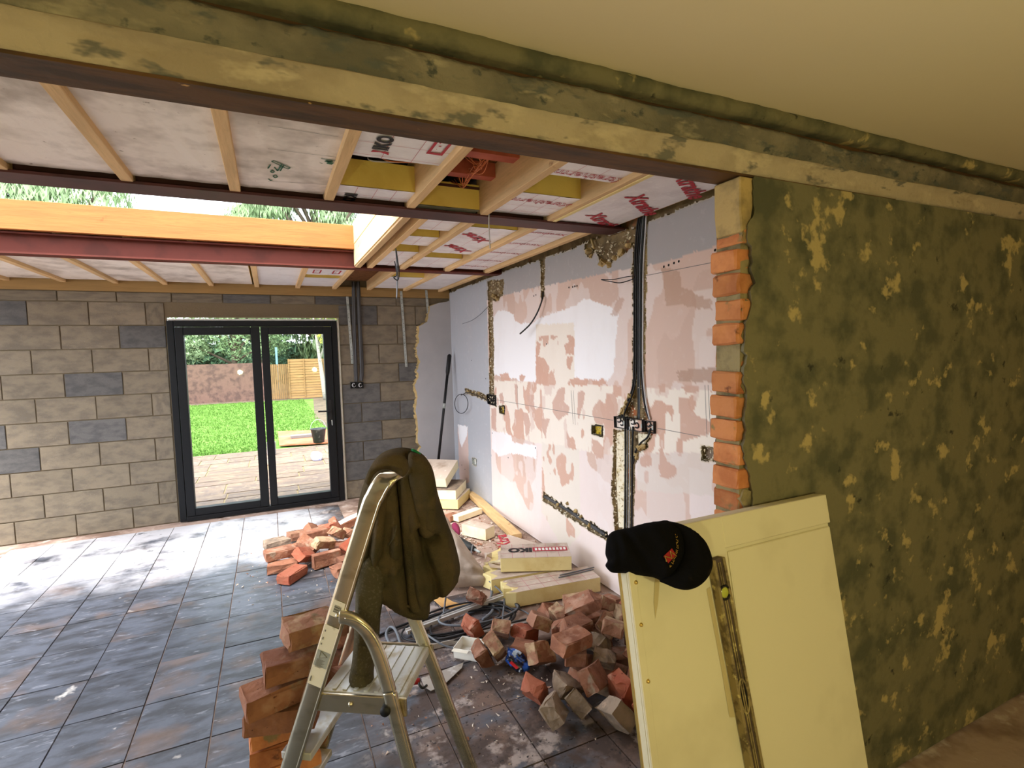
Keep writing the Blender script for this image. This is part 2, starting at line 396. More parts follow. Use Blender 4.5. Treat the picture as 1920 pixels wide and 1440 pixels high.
Mt['bucket'] = mat('black_bucket', srgb(52, 52, 54), [((*srgb(120, 118, 112), .7), 14, .58, .66)], rough=.6)
Mt['garden_brick'] = mat('garden_brick', srgb(112, 84, 74), [(srgb(88, 66, 60), 6, .45, .6)], rough=.95)
Mt['post'] = mat('concrete_post', srgb(120, 112, 110), rough=.95)
Mt['bag_lilac'] = mat('lilac_bag', srgb(160, 158, 186), [(srgb(90, 90, 170), 9, .62, .68)], rough=.5)
Mt['blue_paint'] = mat('blue_paint', srgb(110, 150, 170), rough=.7)

def dusted(name, src_layers):
    """slate that fades into brown site dirt towards the stripped wall and into pale dust with reflected light painted in towards the garden door"""
    m = mat(name, srgb(84, 88, 98), src_layers, rough=.5, bump=.35, bscale=9, bstretch=(1, 2.5, 1), rnd=.10, spec=.5)
    nt = m.node_tree; N = nt.nodes; L = nt.links; b = N['Principled BSDF']
    cur = b.inputs['Base Color'].links[0].from_socket
    ge = N.new('ShaderNodeNewGeometry'); sp = N.new('ShaderNodeSeparateXYZ'); L.new(ge.outputs['Position'], sp.inputs[0])
    def nz(scale, detail=5):
        n = N.new('ShaderNodeTexNoise'); n.inputs['Scale'].default_value = scale; n.inputs['Detail'].default_value = detail; n.inputs['Roughness'].default_value = .62
        L.new(ge.outputs['Position'], n.inputs['Vector']); return n.outputs[0]
    def madd(a, k, c):
        q = N.new('ShaderNodeMath'); q.operation = 'MULTIPLY_ADD'; L.new(a, q.inputs[0]); q.inputs[1].default_value = k
        if isinstance(c, float): q.inputs[2].default_value = c
        else: L.new(c, q.inputs[2])
        return q.outputs[0]
    def ramp(a, lo, hi):
        q = N.new('ShaderNodeMapRange'); q.interpolation_type = 'SMOOTHSTEP'; L.new(a, q.inputs[0]); q.inputs[1].default_value = lo; q.inputs[2].default_value = hi; return q.outputs[0]
    def over(c, f, col):
        q = N.new('ShaderNodeMix'); q.data_type = 'RGBA'; L.new(f, q.inputs[0]); L.new(c, q.inputs[6])
        if isinstance(col, tuple): q.inputs[7].default_value = (*col, 1)
        else: L.new(col, q.inputs[7])
        return q.outputs[2]
    # brown dirt with pale dried patches
    dirt = over(cur, ramp(nz(3.2), .40, .62), srgb(112, 90, 78))
    dirt = over(dirt, ramp(nz(5.5), .46, .60), srgb(72, 58, 52))
    dirt = over(dirt, ramp(nz(4.1), .54, .62), srgb(164, 150, 143))
    dirt = over(dirt, ramp(nz(40, 2), .62, .68), srgb(50, 43, 40))
    pale = over(cur, ramp(nz(2.6), .30, .52), srgb(196, 194, 198))  # dust tone, also carries the light reflected off the floor by the door
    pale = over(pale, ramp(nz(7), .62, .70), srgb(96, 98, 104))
    fx = ramp(madd(nz(2.2), 1.1, sp.outputs[0]), .68, 1.10)      # x plus noise
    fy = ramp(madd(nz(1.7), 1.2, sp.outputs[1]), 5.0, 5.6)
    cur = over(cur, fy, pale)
    cur = over(cur, fx, dirt)
    L.new(cur, b.inputs['Base Color'])
    rg = N.new('ShaderNodeMapRange'); L.new(fx, rg.inputs[0]); rg.inputs[3].default_value = .48; rg.inputs[4].default_value = .85; L.new(rg.outputs[0], b.inputs['Roughness'])
    return m
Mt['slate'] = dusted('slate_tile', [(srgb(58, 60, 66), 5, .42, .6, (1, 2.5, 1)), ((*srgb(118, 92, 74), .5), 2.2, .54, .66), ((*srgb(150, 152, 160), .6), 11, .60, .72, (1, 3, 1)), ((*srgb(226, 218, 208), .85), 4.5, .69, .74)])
def glass_mat():
    m = bpy.data.materials.new('door_glass'); m.use_nodes = True
    nt = m.node_tree; nt.nodes.clear()
    o = nt.nodes.new('ShaderNodeOutputMaterial'); t = nt.nodes.new('ShaderNodeBsdfTransparent'); g = nt.nodes.new('ShaderNodeBsdfGlossy'); x = nt.nodes.new('ShaderNodeMixShader'); fr = nt.nodes.new('ShaderNodeFresnel')
    fr.inputs[0].default_value = 1.3; g.inputs[1].default_value = .02
    t.inputs[0].default_value = (.93, .96, .95, 1)
    nt.links.new(fr.outputs[0], x.inputs[0]); nt.links.new(t.outputs[0], x.inputs[1]); nt.links.new(g.outputs[0], x.inputs[2]); nt.links.new(x.outputs[0], o.inputs[0])
    return m
Mt['glass'] = glass_mat()

def text(name, s, size, m, o, u, v, parent, bold=.0, align='LEFT', outline=False):
    """flat lettering: baseline start o, reading direction u, letter-up v"""
    c = bpy.data.curves.new(name, 'FONT'); c.body = s; c.size = size; c.offset = bold; c.align_x = align
    c.resolution_u = 3
    if outline: c.fill_mode = 'NONE'; c.bevel_depth = .0009; c.bevel_resolution = 0
    t = bpy.data.objects.new(name + '_tmp', c)
    me = bpy.data.meshes.new_from_object(t)
    bpy.data.objects.remove(t)
    u = Vector(u).normalized(); v = Vector(v).normalized(); n = u.cross(v)
    Mx = Matrix.Identity(4)
    for i in range(3):
        Mx[i][0] = u[i]; Mx[i][1] = v[i]; Mx[i][2] = n[i]; Mx[i][3] = o[i]
    me.transform(Mx)
    me.name = name
    me.materials.clear()
    return finish(me, name, m, parent)

def pillow(poly, o, n, T, D, res, folds=(), wob=0.0, back=.6, flatten=None, seed=1):
    """cushion-like closed surface over a polygon drawn as photo pixels on the plane (o, n); returns mesh and a surface lookup"""
    o = Vector(o); n = Vector(n).normalized()
    u = Vector((0, 0, 1)).cross(n).normalized(); v = n.cross(u)
    P2 = [((q - o).dot(u), (q - o).dot(v)) for q in (onp(px, py, o, n) for px, py in poly)]
    # resample the boundary smoothly
    cp = curve_pts([Vector((a, b, 0)) for a, b in P2 + P2[:1]], 5)[:-1]
    bd = []
    for q in cp:
        if not bd or math.hypot(q.x - bd[-1][0], q.y - bd[-1][1]) > res * .5: bd.append((q.x, q.y))
    xs = [b[0] for b in bd]; ys = [b[1] for b in bd]
    gx, gy = np.meshgrid(np.arange(min(xs), max(xs), res), np.arange(min(ys), max(ys), res * .9))
    gx = gx + (np.arange(gx.shape[0]) % 2)[:, None] * res * .5
    gx, gy = gx.ravel(), gy.ravel()
    k = inpoly(gx, gy, bd) & (seg_dist(gx, gy, bd, True) > res * .5)
    pts = bd + list(zip(gx[k].tolist(), gy[k].tolist()))
    nb = len(bd)
    vv, ee, ff = delaunay_2d_cdt([Vector(p) for p in pts], [(i, (i + 1) % nb) for i in range(nb)], [], 1, 1e-6)[:3]
    A = np.array([[p.x, p.y] for p in vv])
    d = seg_dist(A[:, 0], A[:, 1], bd, True)
    F = [([tuple(((q - o).dot(u), (q - o).dot(v))) for q in (onp(px, py, o, n) for px, py in pl)], w, a) for pl, w, a in folds]
    def height(x, y, d):
        t = np.clip(d / D, 0, 1)
        pr = np.sqrt(np.clip(1 - (1 - t) ** 2, 0, 1))
        h = T * pr
        for pl, w, a in F:
            h = h + a * np.exp(-(seg_dist(x, y, pl) / w) ** 2) * np.minimum(1, pr * 1.3)
        if wob: h = h + wob * (fbm(x * 14 + 9, y * 14 + 9, seed, 3) - .5) * pr
        return h
    hf = height(A[:, 0], A[:, 1], d)
    me = bpy.data.meshes.new('pillow')
    nv = len(A)
    edge = d < 1e-5
    hf[edge] = 0
    front = [o + u * A[i, 0] + v * A[i, 1] + n * float(hf[i]) for i in range(nv)]
    bk = [o + u * A[i, 0] + v * A[i, 1] - n * float(back * T * math.sqrt(max(0, 1 - (1 - min(d[i] / D, 1)) ** 2))) for i in range(nv)]
    idx = {}; allv = [tuple(p) for p in front]
    for i in range(nv):
        if edge[i]: idx[i] = i
        else: idx[i] = len(allv); allv.append(tuple(bk[i]))
    faces = [tuple(f) for f in ff] + [tuple(idx[i] for i in reversed(f)) for f in ff]
    me.from_pydata(allv, [], faces)
    bm = bmesh.new(); bm.from_mesh(me); bmesh.ops.recalc_face_normals(bm, faces=bm.faces); bm.to_mesh(me); bm.free()
    def surf(px, py, lift=.002):
        q = onp(px, py, o, n); x = np.array([(q - o).dot(u)]); y = np.array([(q - o).dot(v)])
        h = float(height(x, y, seg_dist(x, y, bd, True))[0])
        r = ray(px, py).normalized()
        q = onp(px, py, o + n * (h + lift), n)
        return q
    return me, surf
# ================================================================== THE SETTING
WX, DY = 2.05, 6.20
def struct(o, label): return tag(o, label, 'setting', kind='structure')

def piece(name, me, parent, loc, rot=(0, 0, 0), scale=(1, 1, 1), m=None):
    """one more object that shares mesh data, placed in world space under its parent"""
    ob = bpy.data.objects.new(name, me)
    COL.objects.link(ob)
    if parent is not None:
        ob.parent = parent
        ob.location = Vector(loc) - Vector(parent['_o'])
    else:
        ob.location = loc
    ob.rotation_euler = rot; ob.scale = scale
    ob['_o'] = tuple(loc)
    if m is not None:
        ob.material_slots[0].link = 'OBJECT'; ob.material_slots[0].material = m
    return ob
def unit_box(name, m, bev=.0):
    me = MB().box((-.5, -.5, -.5), (.5, .5, .5)).mesh(name)
    if bev:
        bm = bmesh.new(); bm.from_mesh(me); bmesh.ops.bevel(bm, geom=list(bm.edges), offset=bev, segments=1, affect='EDGES'); bm.to_mesh(me); bm.free()
    me.materials.append(m); return me

# ---- floor: screed base with slate tiles laid on it
floor = MB().box((-2.9, -2.7, -.2), (3.7, 6.21, -.012)).build('floor', Mt['screed'])
struct(floor, 'dusty floor with dark slate tiles and bare pinkish screed')
tile_me = [MB().box((-.1515, -.189, -.012), (.1515, .189, 0)).mesh('tile') for _ in range(1)]
tm = tile_me[0]; tm.materials.append(Mt['slate'])
R.seed(3)
for i in range(-7, 7):
    for j in range(-1, 14):
        x = -.01 + .31 * (i + .5); y = 4.08 - .385 * (j - 4.5)
        if y > 6.05 or x < -2.1 or y < .6 or x > 1.95: continue
        if x > 1.2 and y > 2.45: continue
        if x > .75 and y > 3.2: continue
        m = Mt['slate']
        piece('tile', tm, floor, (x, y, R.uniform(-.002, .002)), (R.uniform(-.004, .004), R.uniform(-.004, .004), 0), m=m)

# ---- stripped plaster wall with chases, plaster skim 25 mm over a brown backing coat
def yz(px, py):
    p = on(px, py, X=WX); return (p.y, p.z)
def PY(*pts): return [yz(*p) for p in pts]
z4 = lambda a, b: (760 + a * .23958, 380 + b * .23958)
z6 = lambda a, b: (820 + a * .17708, 600 + b * .17708)
z8 = lambda a, b: (1100 + a / 6, 680 + b / 6)
CELL = .01
ys = np.arange(1.236, 6.2001, CELL); zs = np.arange(0, 2.4501, CELL)
GY, GZ = np.meshgrid(ys, zs, indexing='ij')
wa = (fbm(GY * 9, GZ * 9, 11) - .5); wb = (fbm(GY * 9 + 50, GZ * 9, 12) - .5)
wc = (fbm(GY * 40, GZ * 40, 13) - .5); wd = (fbm(GY * 40 + 50, GZ * 40, 14) - .5)
def mask(poly, rough=.05, fine=.02):
    return inpoly(GY + wa * rough + wc * fine, GZ + wb * rough + wd * fine, poly)
pink, white, creamc, grey, lime = srgb(216, 188, 174), srgb(242, 239, 240), srgb(236, 225, 212), srgb(170, 166, 166), srgb(206, 164, 144)
C = np.empty(GY.shape + (3,)); C[:] = pink
def paint(mk, c, a=1.0): C[mk] = C[mk] * (1 - a) + np.array(c) * a
mott = fbm(GY * 2.2, GZ * 1.3, 21, 4)
paint(mott > .56, srgb(202, 172, 156), .45)
paint(fbm(GY * 5, GZ * 2.5, 22, 3) > .62, white, .35)
# broad pale wash low down on the wall and to the side of the chase
paint((GZ < 1.0) & (fbm(GY * 1.7, GZ * 1.7, 23, 3) > .36), srgb(234, 221, 217), .85)
paint((GY < 2.5) & (GZ < 1.95) & (fbm(GY * 2.5, GZ * 1.6, 24, 3) > .40), srgb(226, 210, 202), .8)
# white paint fields
paint(mask(PY(*[z4(*q) for q in ((670, 900), (730, 840), (800, 850), (850, 870), (862, 930), (930, 950), (1022, 935), (1022, 1420), (680, 1345))]), .04), white)
paint(mask(PY(*[z4(*q) for q in ((1020, 940), (1060, 900), (1180, 850), (1330, 800), (1400, 745), (1500, 770), (1580, 800), (1680, 860), (1655, 1000), (1635, 1300), (1600, 1390), (1330, 1400), (1020, 1420))]), .04), white)
# adhesive column below the old hood
paint(mask(PY(*[z4(*q) for q in ((1022, 955), (1320, 940), (1325, 1430), (1022, 1430))]), .01, .015), creamc)
# splash-back band
band = mask(PY((918, 712), (1340, 734), (1345, 760), (1345, 850), (1240, 848), (1156, 855), (1006, 832), (918, 804)), .015, .02)
paint(band, creamc)
low = mask(PY((1016, 830), (1086, 842), (1088, 1000), (1060, 1035), (1016, 960)), .02, .02)
paint(low, srgb(228, 218, 206))
lowr = mask(PY((1195, 850), (1345, 850), (1345, 930), (1195, 918)), .03, .02)
paint(lowr, srgb(222, 210, 200), .8)
paint(mask(PY((922, 808), (958, 812), (960, 828), (1006, 836), (1006, 860), (960, 850), (935, 856), (922, 840)), .02), white, .9)
# chipped-off adhesive: pink plaster showing
chip1 = fbm(GY * 5.2, GZ * 3.2, 31, 3); chip2 = fbm(GY * 11, GZ * 5, 32, 3)
col_a = inpoly(GY, GZ, PY(*[z4(*q) for q in ((1022, 1040), (1320, 1040), (1325, 1430), (1022, 1430))]))
paint(band & (chip1 > .64), lime, .92)
paint(band & (chip2 > .68), srgb(222, 200, 188), .8)
paint(col_a & (chip2 > .60), lime, .9)
paint((low) & (fbm(GY * 7, GZ * 4, 33, 3) > .59), lime, .9)
paint(lowr & (chip1 > .63), srgb(212, 182, 168), .9)
for pts in (((1060, 1100), (1030, 1080), (1022, 1180), (1050, 1200)), ((1240, 1110), (1320, 1060), (1325, 1190), (1260, 1190)), ((1022, 1200), (1080, 1210), (1130, 1290), (1110, 1420), (1022, 1420)), ((1270, 1210), (1310, 1205), (1315, 1260), (1290, 1320), (1268, 1290)),
            ((740, 1340), (800, 1330), (820, 1390), (755, 1400)), ((890, 1345), (940, 1350), (920, 1400), (895, 1390)), ((1290, 1380), (1350, 1370), (1430, 1390), (1420, 1430), (1300, 1425)), ((1460, 1400), (1540, 1385), (1580, 1430), (1470, 1432))):
    paint(mask(PY(*[z4(*q) for q in pts]), .03, .02), lime, .95)
for pts in (((60, 560), (80, 490), (140, 410), (200, 470), (210, 600), (190, 700), (110, 690)), ((215, 340), (310, 340), (360, 480), (330, 760), (215, 740)), ((60, 850), (130, 870), (190, 960), (190, 1060), (110, 1080), (65, 980)), ((600, 1060), (680, 1030), (740, 1090), (720, 1170), (660, 1190), (610, 1140)), ((815, 960), (850, 960), (900, 1110), (1000, 1160), (1010, 1280), (930, 1310), (840, 1290), (812, 1180)), ((1045, 405), (1160, 420), (1180, 540), (1330, 640), (1440, 640), (1480, 780), (1280, 830), (1150, 870), (1050, 870)), ((1060, 270), (1150, 250), (1260, 260), (1270, 330), (1120, 350)), ((815, 260), (890, 250), (900, 340), (820, 345))):
    paint(mask(PY(*[z8(*q) for q in pts]), .02, .015), srgb(204, 166, 148), .9)
for pts in (((1215, 880), (1290, 720), (1350, 720), (1340, 860), (1400, 920), (1380, 1000), (1290, 1060), (1225, 990)), ((1490, 760), (1570, 760), (1540, 930), (1500, 1050), (1480, 980)), ((890, 985), (960, 985), (990, 1100), (970, 1210), (940, 1240), (920, 1080)), ((945, 790), (1025, 790), (1030, 990), (970, 900)), ((1100, 1040), (1190, 1040), (1160, 1160), (1145, 1260), (1110, 1160)), ((820, 680), (850, 680), (850, 960), (825, 850)), ((655, 790), (690, 770), (710, 880), (665, 880)), ((570, 930), (625, 930), (620, 1170), (570, 1150)), ((1370, 1180), (1410, 1260), (1390, 1380), (1375, 1330))):
    paint(mask(PY(*[z6(*q) for q in pts]), .02, .015), srgb(204, 168, 152), .92)
# brown damp stains
paint(mask(PY((1240, 500), (1275, 505), (1278, 540), (1330, 560), (1330, 575), (1250, 572), (1245, 540)), .06), srgb(186, 150, 128), .7)
paint(mask(PY((1145, 590), (1160, 555), (1172, 560), (1160, 588)), .05), srgb(190, 150, 128), .6)
paint(mask(PY((1268, 695), (1345, 690), (1345, 718), (1272, 715)), .03), srgb(178, 146, 128), .8)
# grey painted fields: top band and the far end of the wall
top = [yz(920, 559), yz(1000, 540), yz(1130, 513), yz(1240, 492), yz(1345, 461)]
zt = np.interp(GY[:, 0], [p[0] for p in top][::-1], [p[1] for p in top][::-1])
paint((GZ + wb * .03 + wd * .02 > zt[:, None]), grey)
paint((GY + wc * .006 > yz(921, 850)[0]), srgb(176, 178, 184))
paint(mask(PY((858, 796), (877, 800), (880, 905), (862, 905)), .03), srgb(214, 184, 172), .9)
paint(mask(PY((858, 796), (877, 800), (876, 815), (866, 840), (862, 830)), .02), white)
paint((GY < yz(1196, 700)[0]) & (GY > yz(1211, 700)[0]) & (GZ > 1.2) & (GZ < 1.72), srgb(214, 168, 138), .8)
# --- chases and broken-out holes
hole = np.zeros(GY.shape, bool)
def cut(px, r=.03, f=.02):
    global hole
    hole |= mask(PY(*px), r, f)
cut([(1190, 395), (1212, 398), (1211, 480), (1208, 600), (1206, 700), (1203, 760), (1214, 782), (1192, 785), (1160, 782), (1168, 768), (1184, 738), (1187, 700), (1187, 600), (1187, 480)], .02, .03)      # tall cable chase
cut([(1150, 805), (1222, 812), (1212, 835), (1196, 850), (1188, 870), (1186, 985), (1184, 1010), (1155, 1010), (1150, 960), (1146, 900), (1150, 850)], .02, .03)
cut([(1105, 452), (1150, 440), (1195, 425), (1190, 455), (1180, 460), (1160, 478), (1150, 487), (1138, 500), (1126, 488), (1116, 468), (1104, 476), (1096, 465)], .04, .03)
cut([(914, 530), (944, 525), (942, 548), (936, 560), (926, 562), (916, 552)], .04, .03)
cut([(914, 545), (922, 545), (925, 640), (926, 742), (918, 742), (917, 640)], .03, .03)
cut([(1013, 486), (1021, 484), (1020, 540), (1019, 560), (1015, 555), (1014, 515)], .03, .03)
cut([(1018, 924), (1040, 938), (1075, 960), (1138, 1000), (1138, 1012), (1100, 990), (1060, 965), (1018, 938)], .01, .03)
cut([(872, 730), (895, 735), (918, 745), (916, 752), (890, 742), (872, 736)], .02, .03)
boxes = {'e': [(1110, 797), (1130, 799), (1129, 817), (1110, 814)], 'a': [(936, 761), (946, 762), (946, 776), (937, 774)], 'r': [(1315, 836), (1352, 843), (1352, 866), (1316, 861)], 'w': [(885, 859), (893, 861), (893, 873), (886, 871)], 'c': [(914, 739), (930, 742), (930, 761), (916, 757)]}
for k in boxes.values(): cut(k, 0, .004)
ztop = 2.405 + .03 * (fbm(GY * 3, GY * 0, 41, 3) - .5) + .02 * wc
hole |= GZ > ztop
cellY, cellZ = GY[:-1, :-1], GZ[:-1, :-1]
keep = ~(hole[:-1, :-1] | hole[1:, :-1] | hole[:-1, 1:] | hole[1:, 1:])
ny, nz = GY.shape
# vertices at cut edges get a ragged jitter, and lie a little back
ek = np.zeros(GY.shape, bool)
for a, b in ((0, 0), (0, 1), (1, 0), (1, 1)):
    ek[a:ny - 1 + a, b:nz - 1 + b] |= ~keep
ek[0, :] = False; ek[-1, :] = False; ek[:, 0] = False
rs = np.random.RandomState(5)
JY = np.where(ek, rs.uniform(-.0045, .0045, GY.shape), 0); JZ = np.where(ek, rs.uniform(-.0045, .0045, GY.shape), 0)
JX = np.where(ek, rs.uniform(0, .006, GY.shape), 0) + .003 * (fbm(GY * 1.5, GZ * 1.5, 61, 3) - .5)
front = np.stack([WX + JX, GY + JY, GZ + JZ], -1).reshape(-1, 3)
back = front.copy(); back[:, 0] = WX + .028
idx = np.arange(ny * nz).reshape(ny, nz)
q = keep
F1 = np.stack([idx[:-1, :-1][q], idx[1:, :-1][q], idx[1:, 1:][q], idx[:-1, 1:][q]], -1)
# side faces of the cut edges
pad = np.zeros((ny + 1, nz + 1), bool); pad[1:-1, 1:-1] = keep[:, :]
sides = []
off = ny * nz
kp = pad
cy, cz = np.nonzero(keep)
for dy, dz, e in ((-1, 0, ((0, 1), (0, 0))), (1, 0, ((1, 0), (1, 1))), (0, -1, ((0, 0), (1, 0))), (0, 1, ((1, 1), (0, 1)))):
    out = ~kp[cy + 1 + dy, cz + 1 + dz]
    a = idx[cy[out] + e[0][0], cz[out] + e[0][1]]; b = idx[cy[out] + e[1][0], cz[out] + e[1][1]]
    sides.append(np.stack([a, b, b + off, a + off], -1))
FS = np.concatenate(sides)
V = np.concatenate([front, back]); Fc = np.concatenate([F1, FS])
used = np.zeros(len(V), bool); used[Fc.ravel()] = True
remap = np.cumsum(used) - 1
me = bpy.data.meshes.new('wall_right')
me.vertices.add(int(used.sum())); me.vertices.foreach_set('co', V[used].ravel())
Fc = remap[Fc]
me.loops.add(Fc.size); me.loops.foreach_set('vertex_index', Fc.ravel().astype(np.int32))
me.polygons.add(len(Fc)); me.polygons.foreach_set('loop_start', np.arange(0, Fc.size, 4, dtype=np.int32))
me.update(calc_edges=True); me.validate()
CC = np.concatenate([C.reshape(-1, 3), np.tile(np.array(srgb(206, 186, 140)), (ny * nz, 1))])
edgec = np.array(srgb(196, 178, 138))
CC[:ny * nz][ek.ravel()] = CC[:ny * nz][ek.ravel()] * .45 + edgec * .55
CC = CC[used]
ca = me.color_attributes.new('Col', 'FLOAT_COLOR', 'POINT')
ca.data.foreach_set('color', np.concatenate([CC, np.ones((len(CC), 1))], 1).ravel().astype(np.float32))
wall_r = finish(me, 'wall_right', Mt['wall_paint'], loc=(0, 0, 0))
struct(wall_r, 'long kitchen wall stripped to pink plaster with white paint patches and cable chases')
MB().box((WX + .028, 1.232, -.02), (WX + .2, 6.6, 2.85)).build('backing_coat', Mt['browncoat'], wall_r)
# crumbly broken edges along every chase
cr_ = MB(); ei = np.argwhere(ek & (GZ < 2.37)); rs = np.random.RandomState(8)
for a_, b_ in ei[rs.permutation(len(ei))[:1500]]:
    s_ = rs.uniform(.004, .013); q = rs.normal(size=(4, 3)); q = q / np.linalg.norm(q, axis=1)[:, None] * s_ + [WX + rs.uniform(-.002, .016), GY[a_, b_] + rs.uniform(-.006, .006), GZ[a_, b_] + rs.uniform(-.006, .006)]
    cr_.add(q.tolist(), [(0, 1, 2), (0, 3, 1), (0, 2, 3), (1, 3, 2)])
o = cr_.build('plaster_crumbs', Mt['plaster_pale'], wall_r); o['kind'] = 'stuff'
# snapped setting-out line, drill marks and tile scratches on the wall
def scratch(name, a, b, w=.0018, m=None, d=.0012):
    a, b = Vector((WX - d, *yz(*a))), Vector((WX - d, *yz(*b)))
    t = (b - a).normalized(); s = Vector((1, 0, 0)).cross(t) * w
    return MB().add([a - s, b - s, b + s, a + s], [(0, 1, 2, 3)]).build(name, m or Mt['ink_grey'], wall_r)
scratch('chalk_line', (932, 750), (1150, 788)); scratch('chalk_line', (1233, 803), (1312, 818))
scratch('pencil_line', (1210, 517), (1342, 491)); scratch('pencil_line', (1322, 722), (1326, 820)); scratch('pencil_line', (1328, 722), (1333, 818))
scratch('pencil_line', (1071, 732), (1075, 795)); scratch('pencil_line', (1075, 732), (1079, 797)); scratch('pencil_line', (970, 722), (972, 770))
for p in [(1245, 500), (1254, 497), (1264, 493), (1273, 490), (1341, 469), (1342, 497), (1345, 506), (1067, 539), (1074, 538), (1078, 537), (1082, 536), (1001, 555), (1005, 553), (1025, 645), (923, 812), (911, 710), (884, 676), (1004, 840), (953, 858), (866, 872), (872, 880)]:
    c = Vector((WX - .001, *yz(*p)))
    MB().add([c + Vector((0, math.cos(k * 1.047) * .008, math.sin(k * 1.047) * .008)) for k in range(6)], [tuple(range(6))]).build('drill_hole', Mt['hole'], wall_r)

# ---- back wall: concrete blocks in stretcher bond, door opening
wall_b = MB().box((-2.9, DY + .012, -.1), (-.92, DY + .12, 2.63)).box((.735, DY + .012, -.1), (2.25, DY + .12, 2.63)).box((-.92, DY + .012, 2.085), (.735, DY + .12, 2.63)).build('wall_back', Mt['block_mortar'])
struct(wall_b, 'end wall of bare grey and brown concrete blocks around the black glazed door')
zj = on(690, 754, Y=DY).z; xj = on(713, 700, Y=DY).x
bu = unit_box('block', Mt['block'], .012)
dark = {(-1, 1), (0, 0), (-2, 0), (0, -1), (-1, -2), (-3, 0), (-4, 1), (-4, 0)}
R.seed(11)
for c in range(-6, 7):
    z0 = zj + c * .225; z1 = z0 + .215
    if z1 < .02 or z0 > 2.30: continue
    z0 = max(z0, 0); z1 = min(z1, 2.318)
    shift = 0 if c % 2 == 0 else .225
    edges = [(-.93, 'l'), (.74, 'r')]
    for k in range(-9, 4):
        x0 = xj - shift + k * .45; x1 = x0 + .44
        segs = [(x0, x1)]
        if z0 < 2.07:                                       # stop at the door opening
            segs = []
            if x0 < -.93: segs.append((x0, min(x1, -.93)))
            if x1 > .74: segs.append((max(x0, .74), x1))
        for a, b in segs:
            a = max(a, -2.7); b = min(b, 1.80)
            if b - a < .04: continue
            m = Mt['block_dark'] if (c, k) in {(-1, 0), (-2, -1), (-3, 0), (-3, -1), (-4, -1), (0, -1)} or R.random() < .12 else Mt['block']
            piece('block', bu, wall_b, ((a + b) / 2, DY + .05, (z0 + z1) / 2), (0, 0, 0), (b - a, .1 + R.uniform(-.004, .004), z1 - z0), m)
MB().box((-2.7, DY - .015, 2.325), (2.05, DY + .1, 2.43)).build('wall_plate', Mt['plate'], wall_b)
# plaster still hanging at the far corner, broken edge
jag = [(838, 566), (822, 568), (806, 574), (803, 590), (801, 603), (786, 612), (784, 628), (786, 640), (781, 652), (783, 668), (788, 680), (782, 695), (785, 705), (778, 722), (782, 745), (780, 770), (783, 800), (784, 830), (790, 838), (784, 846), (786, 900), (790, 925)]
pts = [on(a, b, Y=DY - .03) for a, b in jag]
fine = []
for a, b in zip(pts, pts[1:]):
    for t in (0, .25, .5, .75):
        p = a.lerp(b, t); fine.append(Vector((p.x + R.uniform(-.008, .008), p.y, p.z)))
poly = fine + [Vector((fine[-1].x, DY - .03, 0)), Vector((2.05, DY - .03, 0)), Vector((2.05, DY - .03, 2.3))]
MB().prism(poly, (0, 0, 0), (0, .028, 0)).build('plaster_remnant', Mt['grey_paint'], wall_b)
edge = MB()
for a, b in zip(fine, fine[1:]):
    k = [a + Vector((0, 0, 0)), b, b + Vector((-R.uniform(.008, .035), .026, 0)), a + Vector((-R.uniform(.008, .035), .026, 0))]
    edge.add(k, [(0, 1, 2, 3)])
edge.build('broken_plaster_edge', Mt['plaster_raw'], wall_b)

# ---- glazed door, black frame
door = thing('door_1', 'black framed glazed garden door in the block wall', 'setting', (0, DY - .06, 0), kind='structure')
y0, y1 = DY - .05, DY + .03
def fbox(name, x0, x1, z0, z1, ya=y0, yb=y1, m=Mt['black_frame'], par=door): return MB().box((x0, ya, z0), (x1, yb, z1)).build(name, m, par, bevel=.004)
fbox('frame_jamb', .645, .705, 0, 2.045); fbox('frame_jamb', -.91, -.85, 0, 2.045)
fbox('frame_head', -.85, .645, 1.985, 2.045); fbox('threshold', -.85, .645, 0, .045, DY - .06)
for a, b, n in ((-.07, .64, 'door_sash'), (-.845, -.08, 'fixed_sash')):
    s = fbox('stile', b - .085, b, .05, 1.98, y0 - .012); fbox('stile', a, a + .075, .05, 1.98, y0 - .012)
    fbox('rail', a + .075, b - .085, 1.90, 1.98, y0 - .012); fbox('rail', a + .075, b - .085, .05, .125, y0 - .012)
    MB().box((a + .07, DY - .012, .12), (b - .08, DY - .004, 1.905)).build('pane', Mt['glass'], door)
hp = on(619, 770, Y=y0 - .02)
h = MB().box((hp.x - .016, y0 - .022, hp.z - .10), (hp.x + .016, y0 - .012, hp.z + .12)).build('handle_plate', Mt['black_plastic'], door)
MB().tube([(hp.x, y0 - .02, hp.z), (hp.x, y0 - .065, hp.z), (hp.x - .02, y0 - .07, hp.z), (hp.x - .13, y0 - .07, hp.z + .004)], .01, 8).build('lever', Mt['black_plastic'], h)
k = MB().tube([(hp.x + .01, y0 - .022, hp.z - .11), (hp.x + .01, y0 - .06, hp.z - .11)], .006, 8).build('key', Mt['brass'], h)
MB().box((hp.x + .006, y0 - .075, hp.z - .16), (hp.x + .014, y0 - .055, hp.z - .10)).build('key_bow', Mt['galv'], h)
fbox('foam_strip', .708, .722, 0, 2.05, DY - .02, DY + .02, Mt['white_card']); fbox('foam_strip', -.9, .70, 2.047, 2.065, DY - .02, DY + .02, Mt['white_card'])

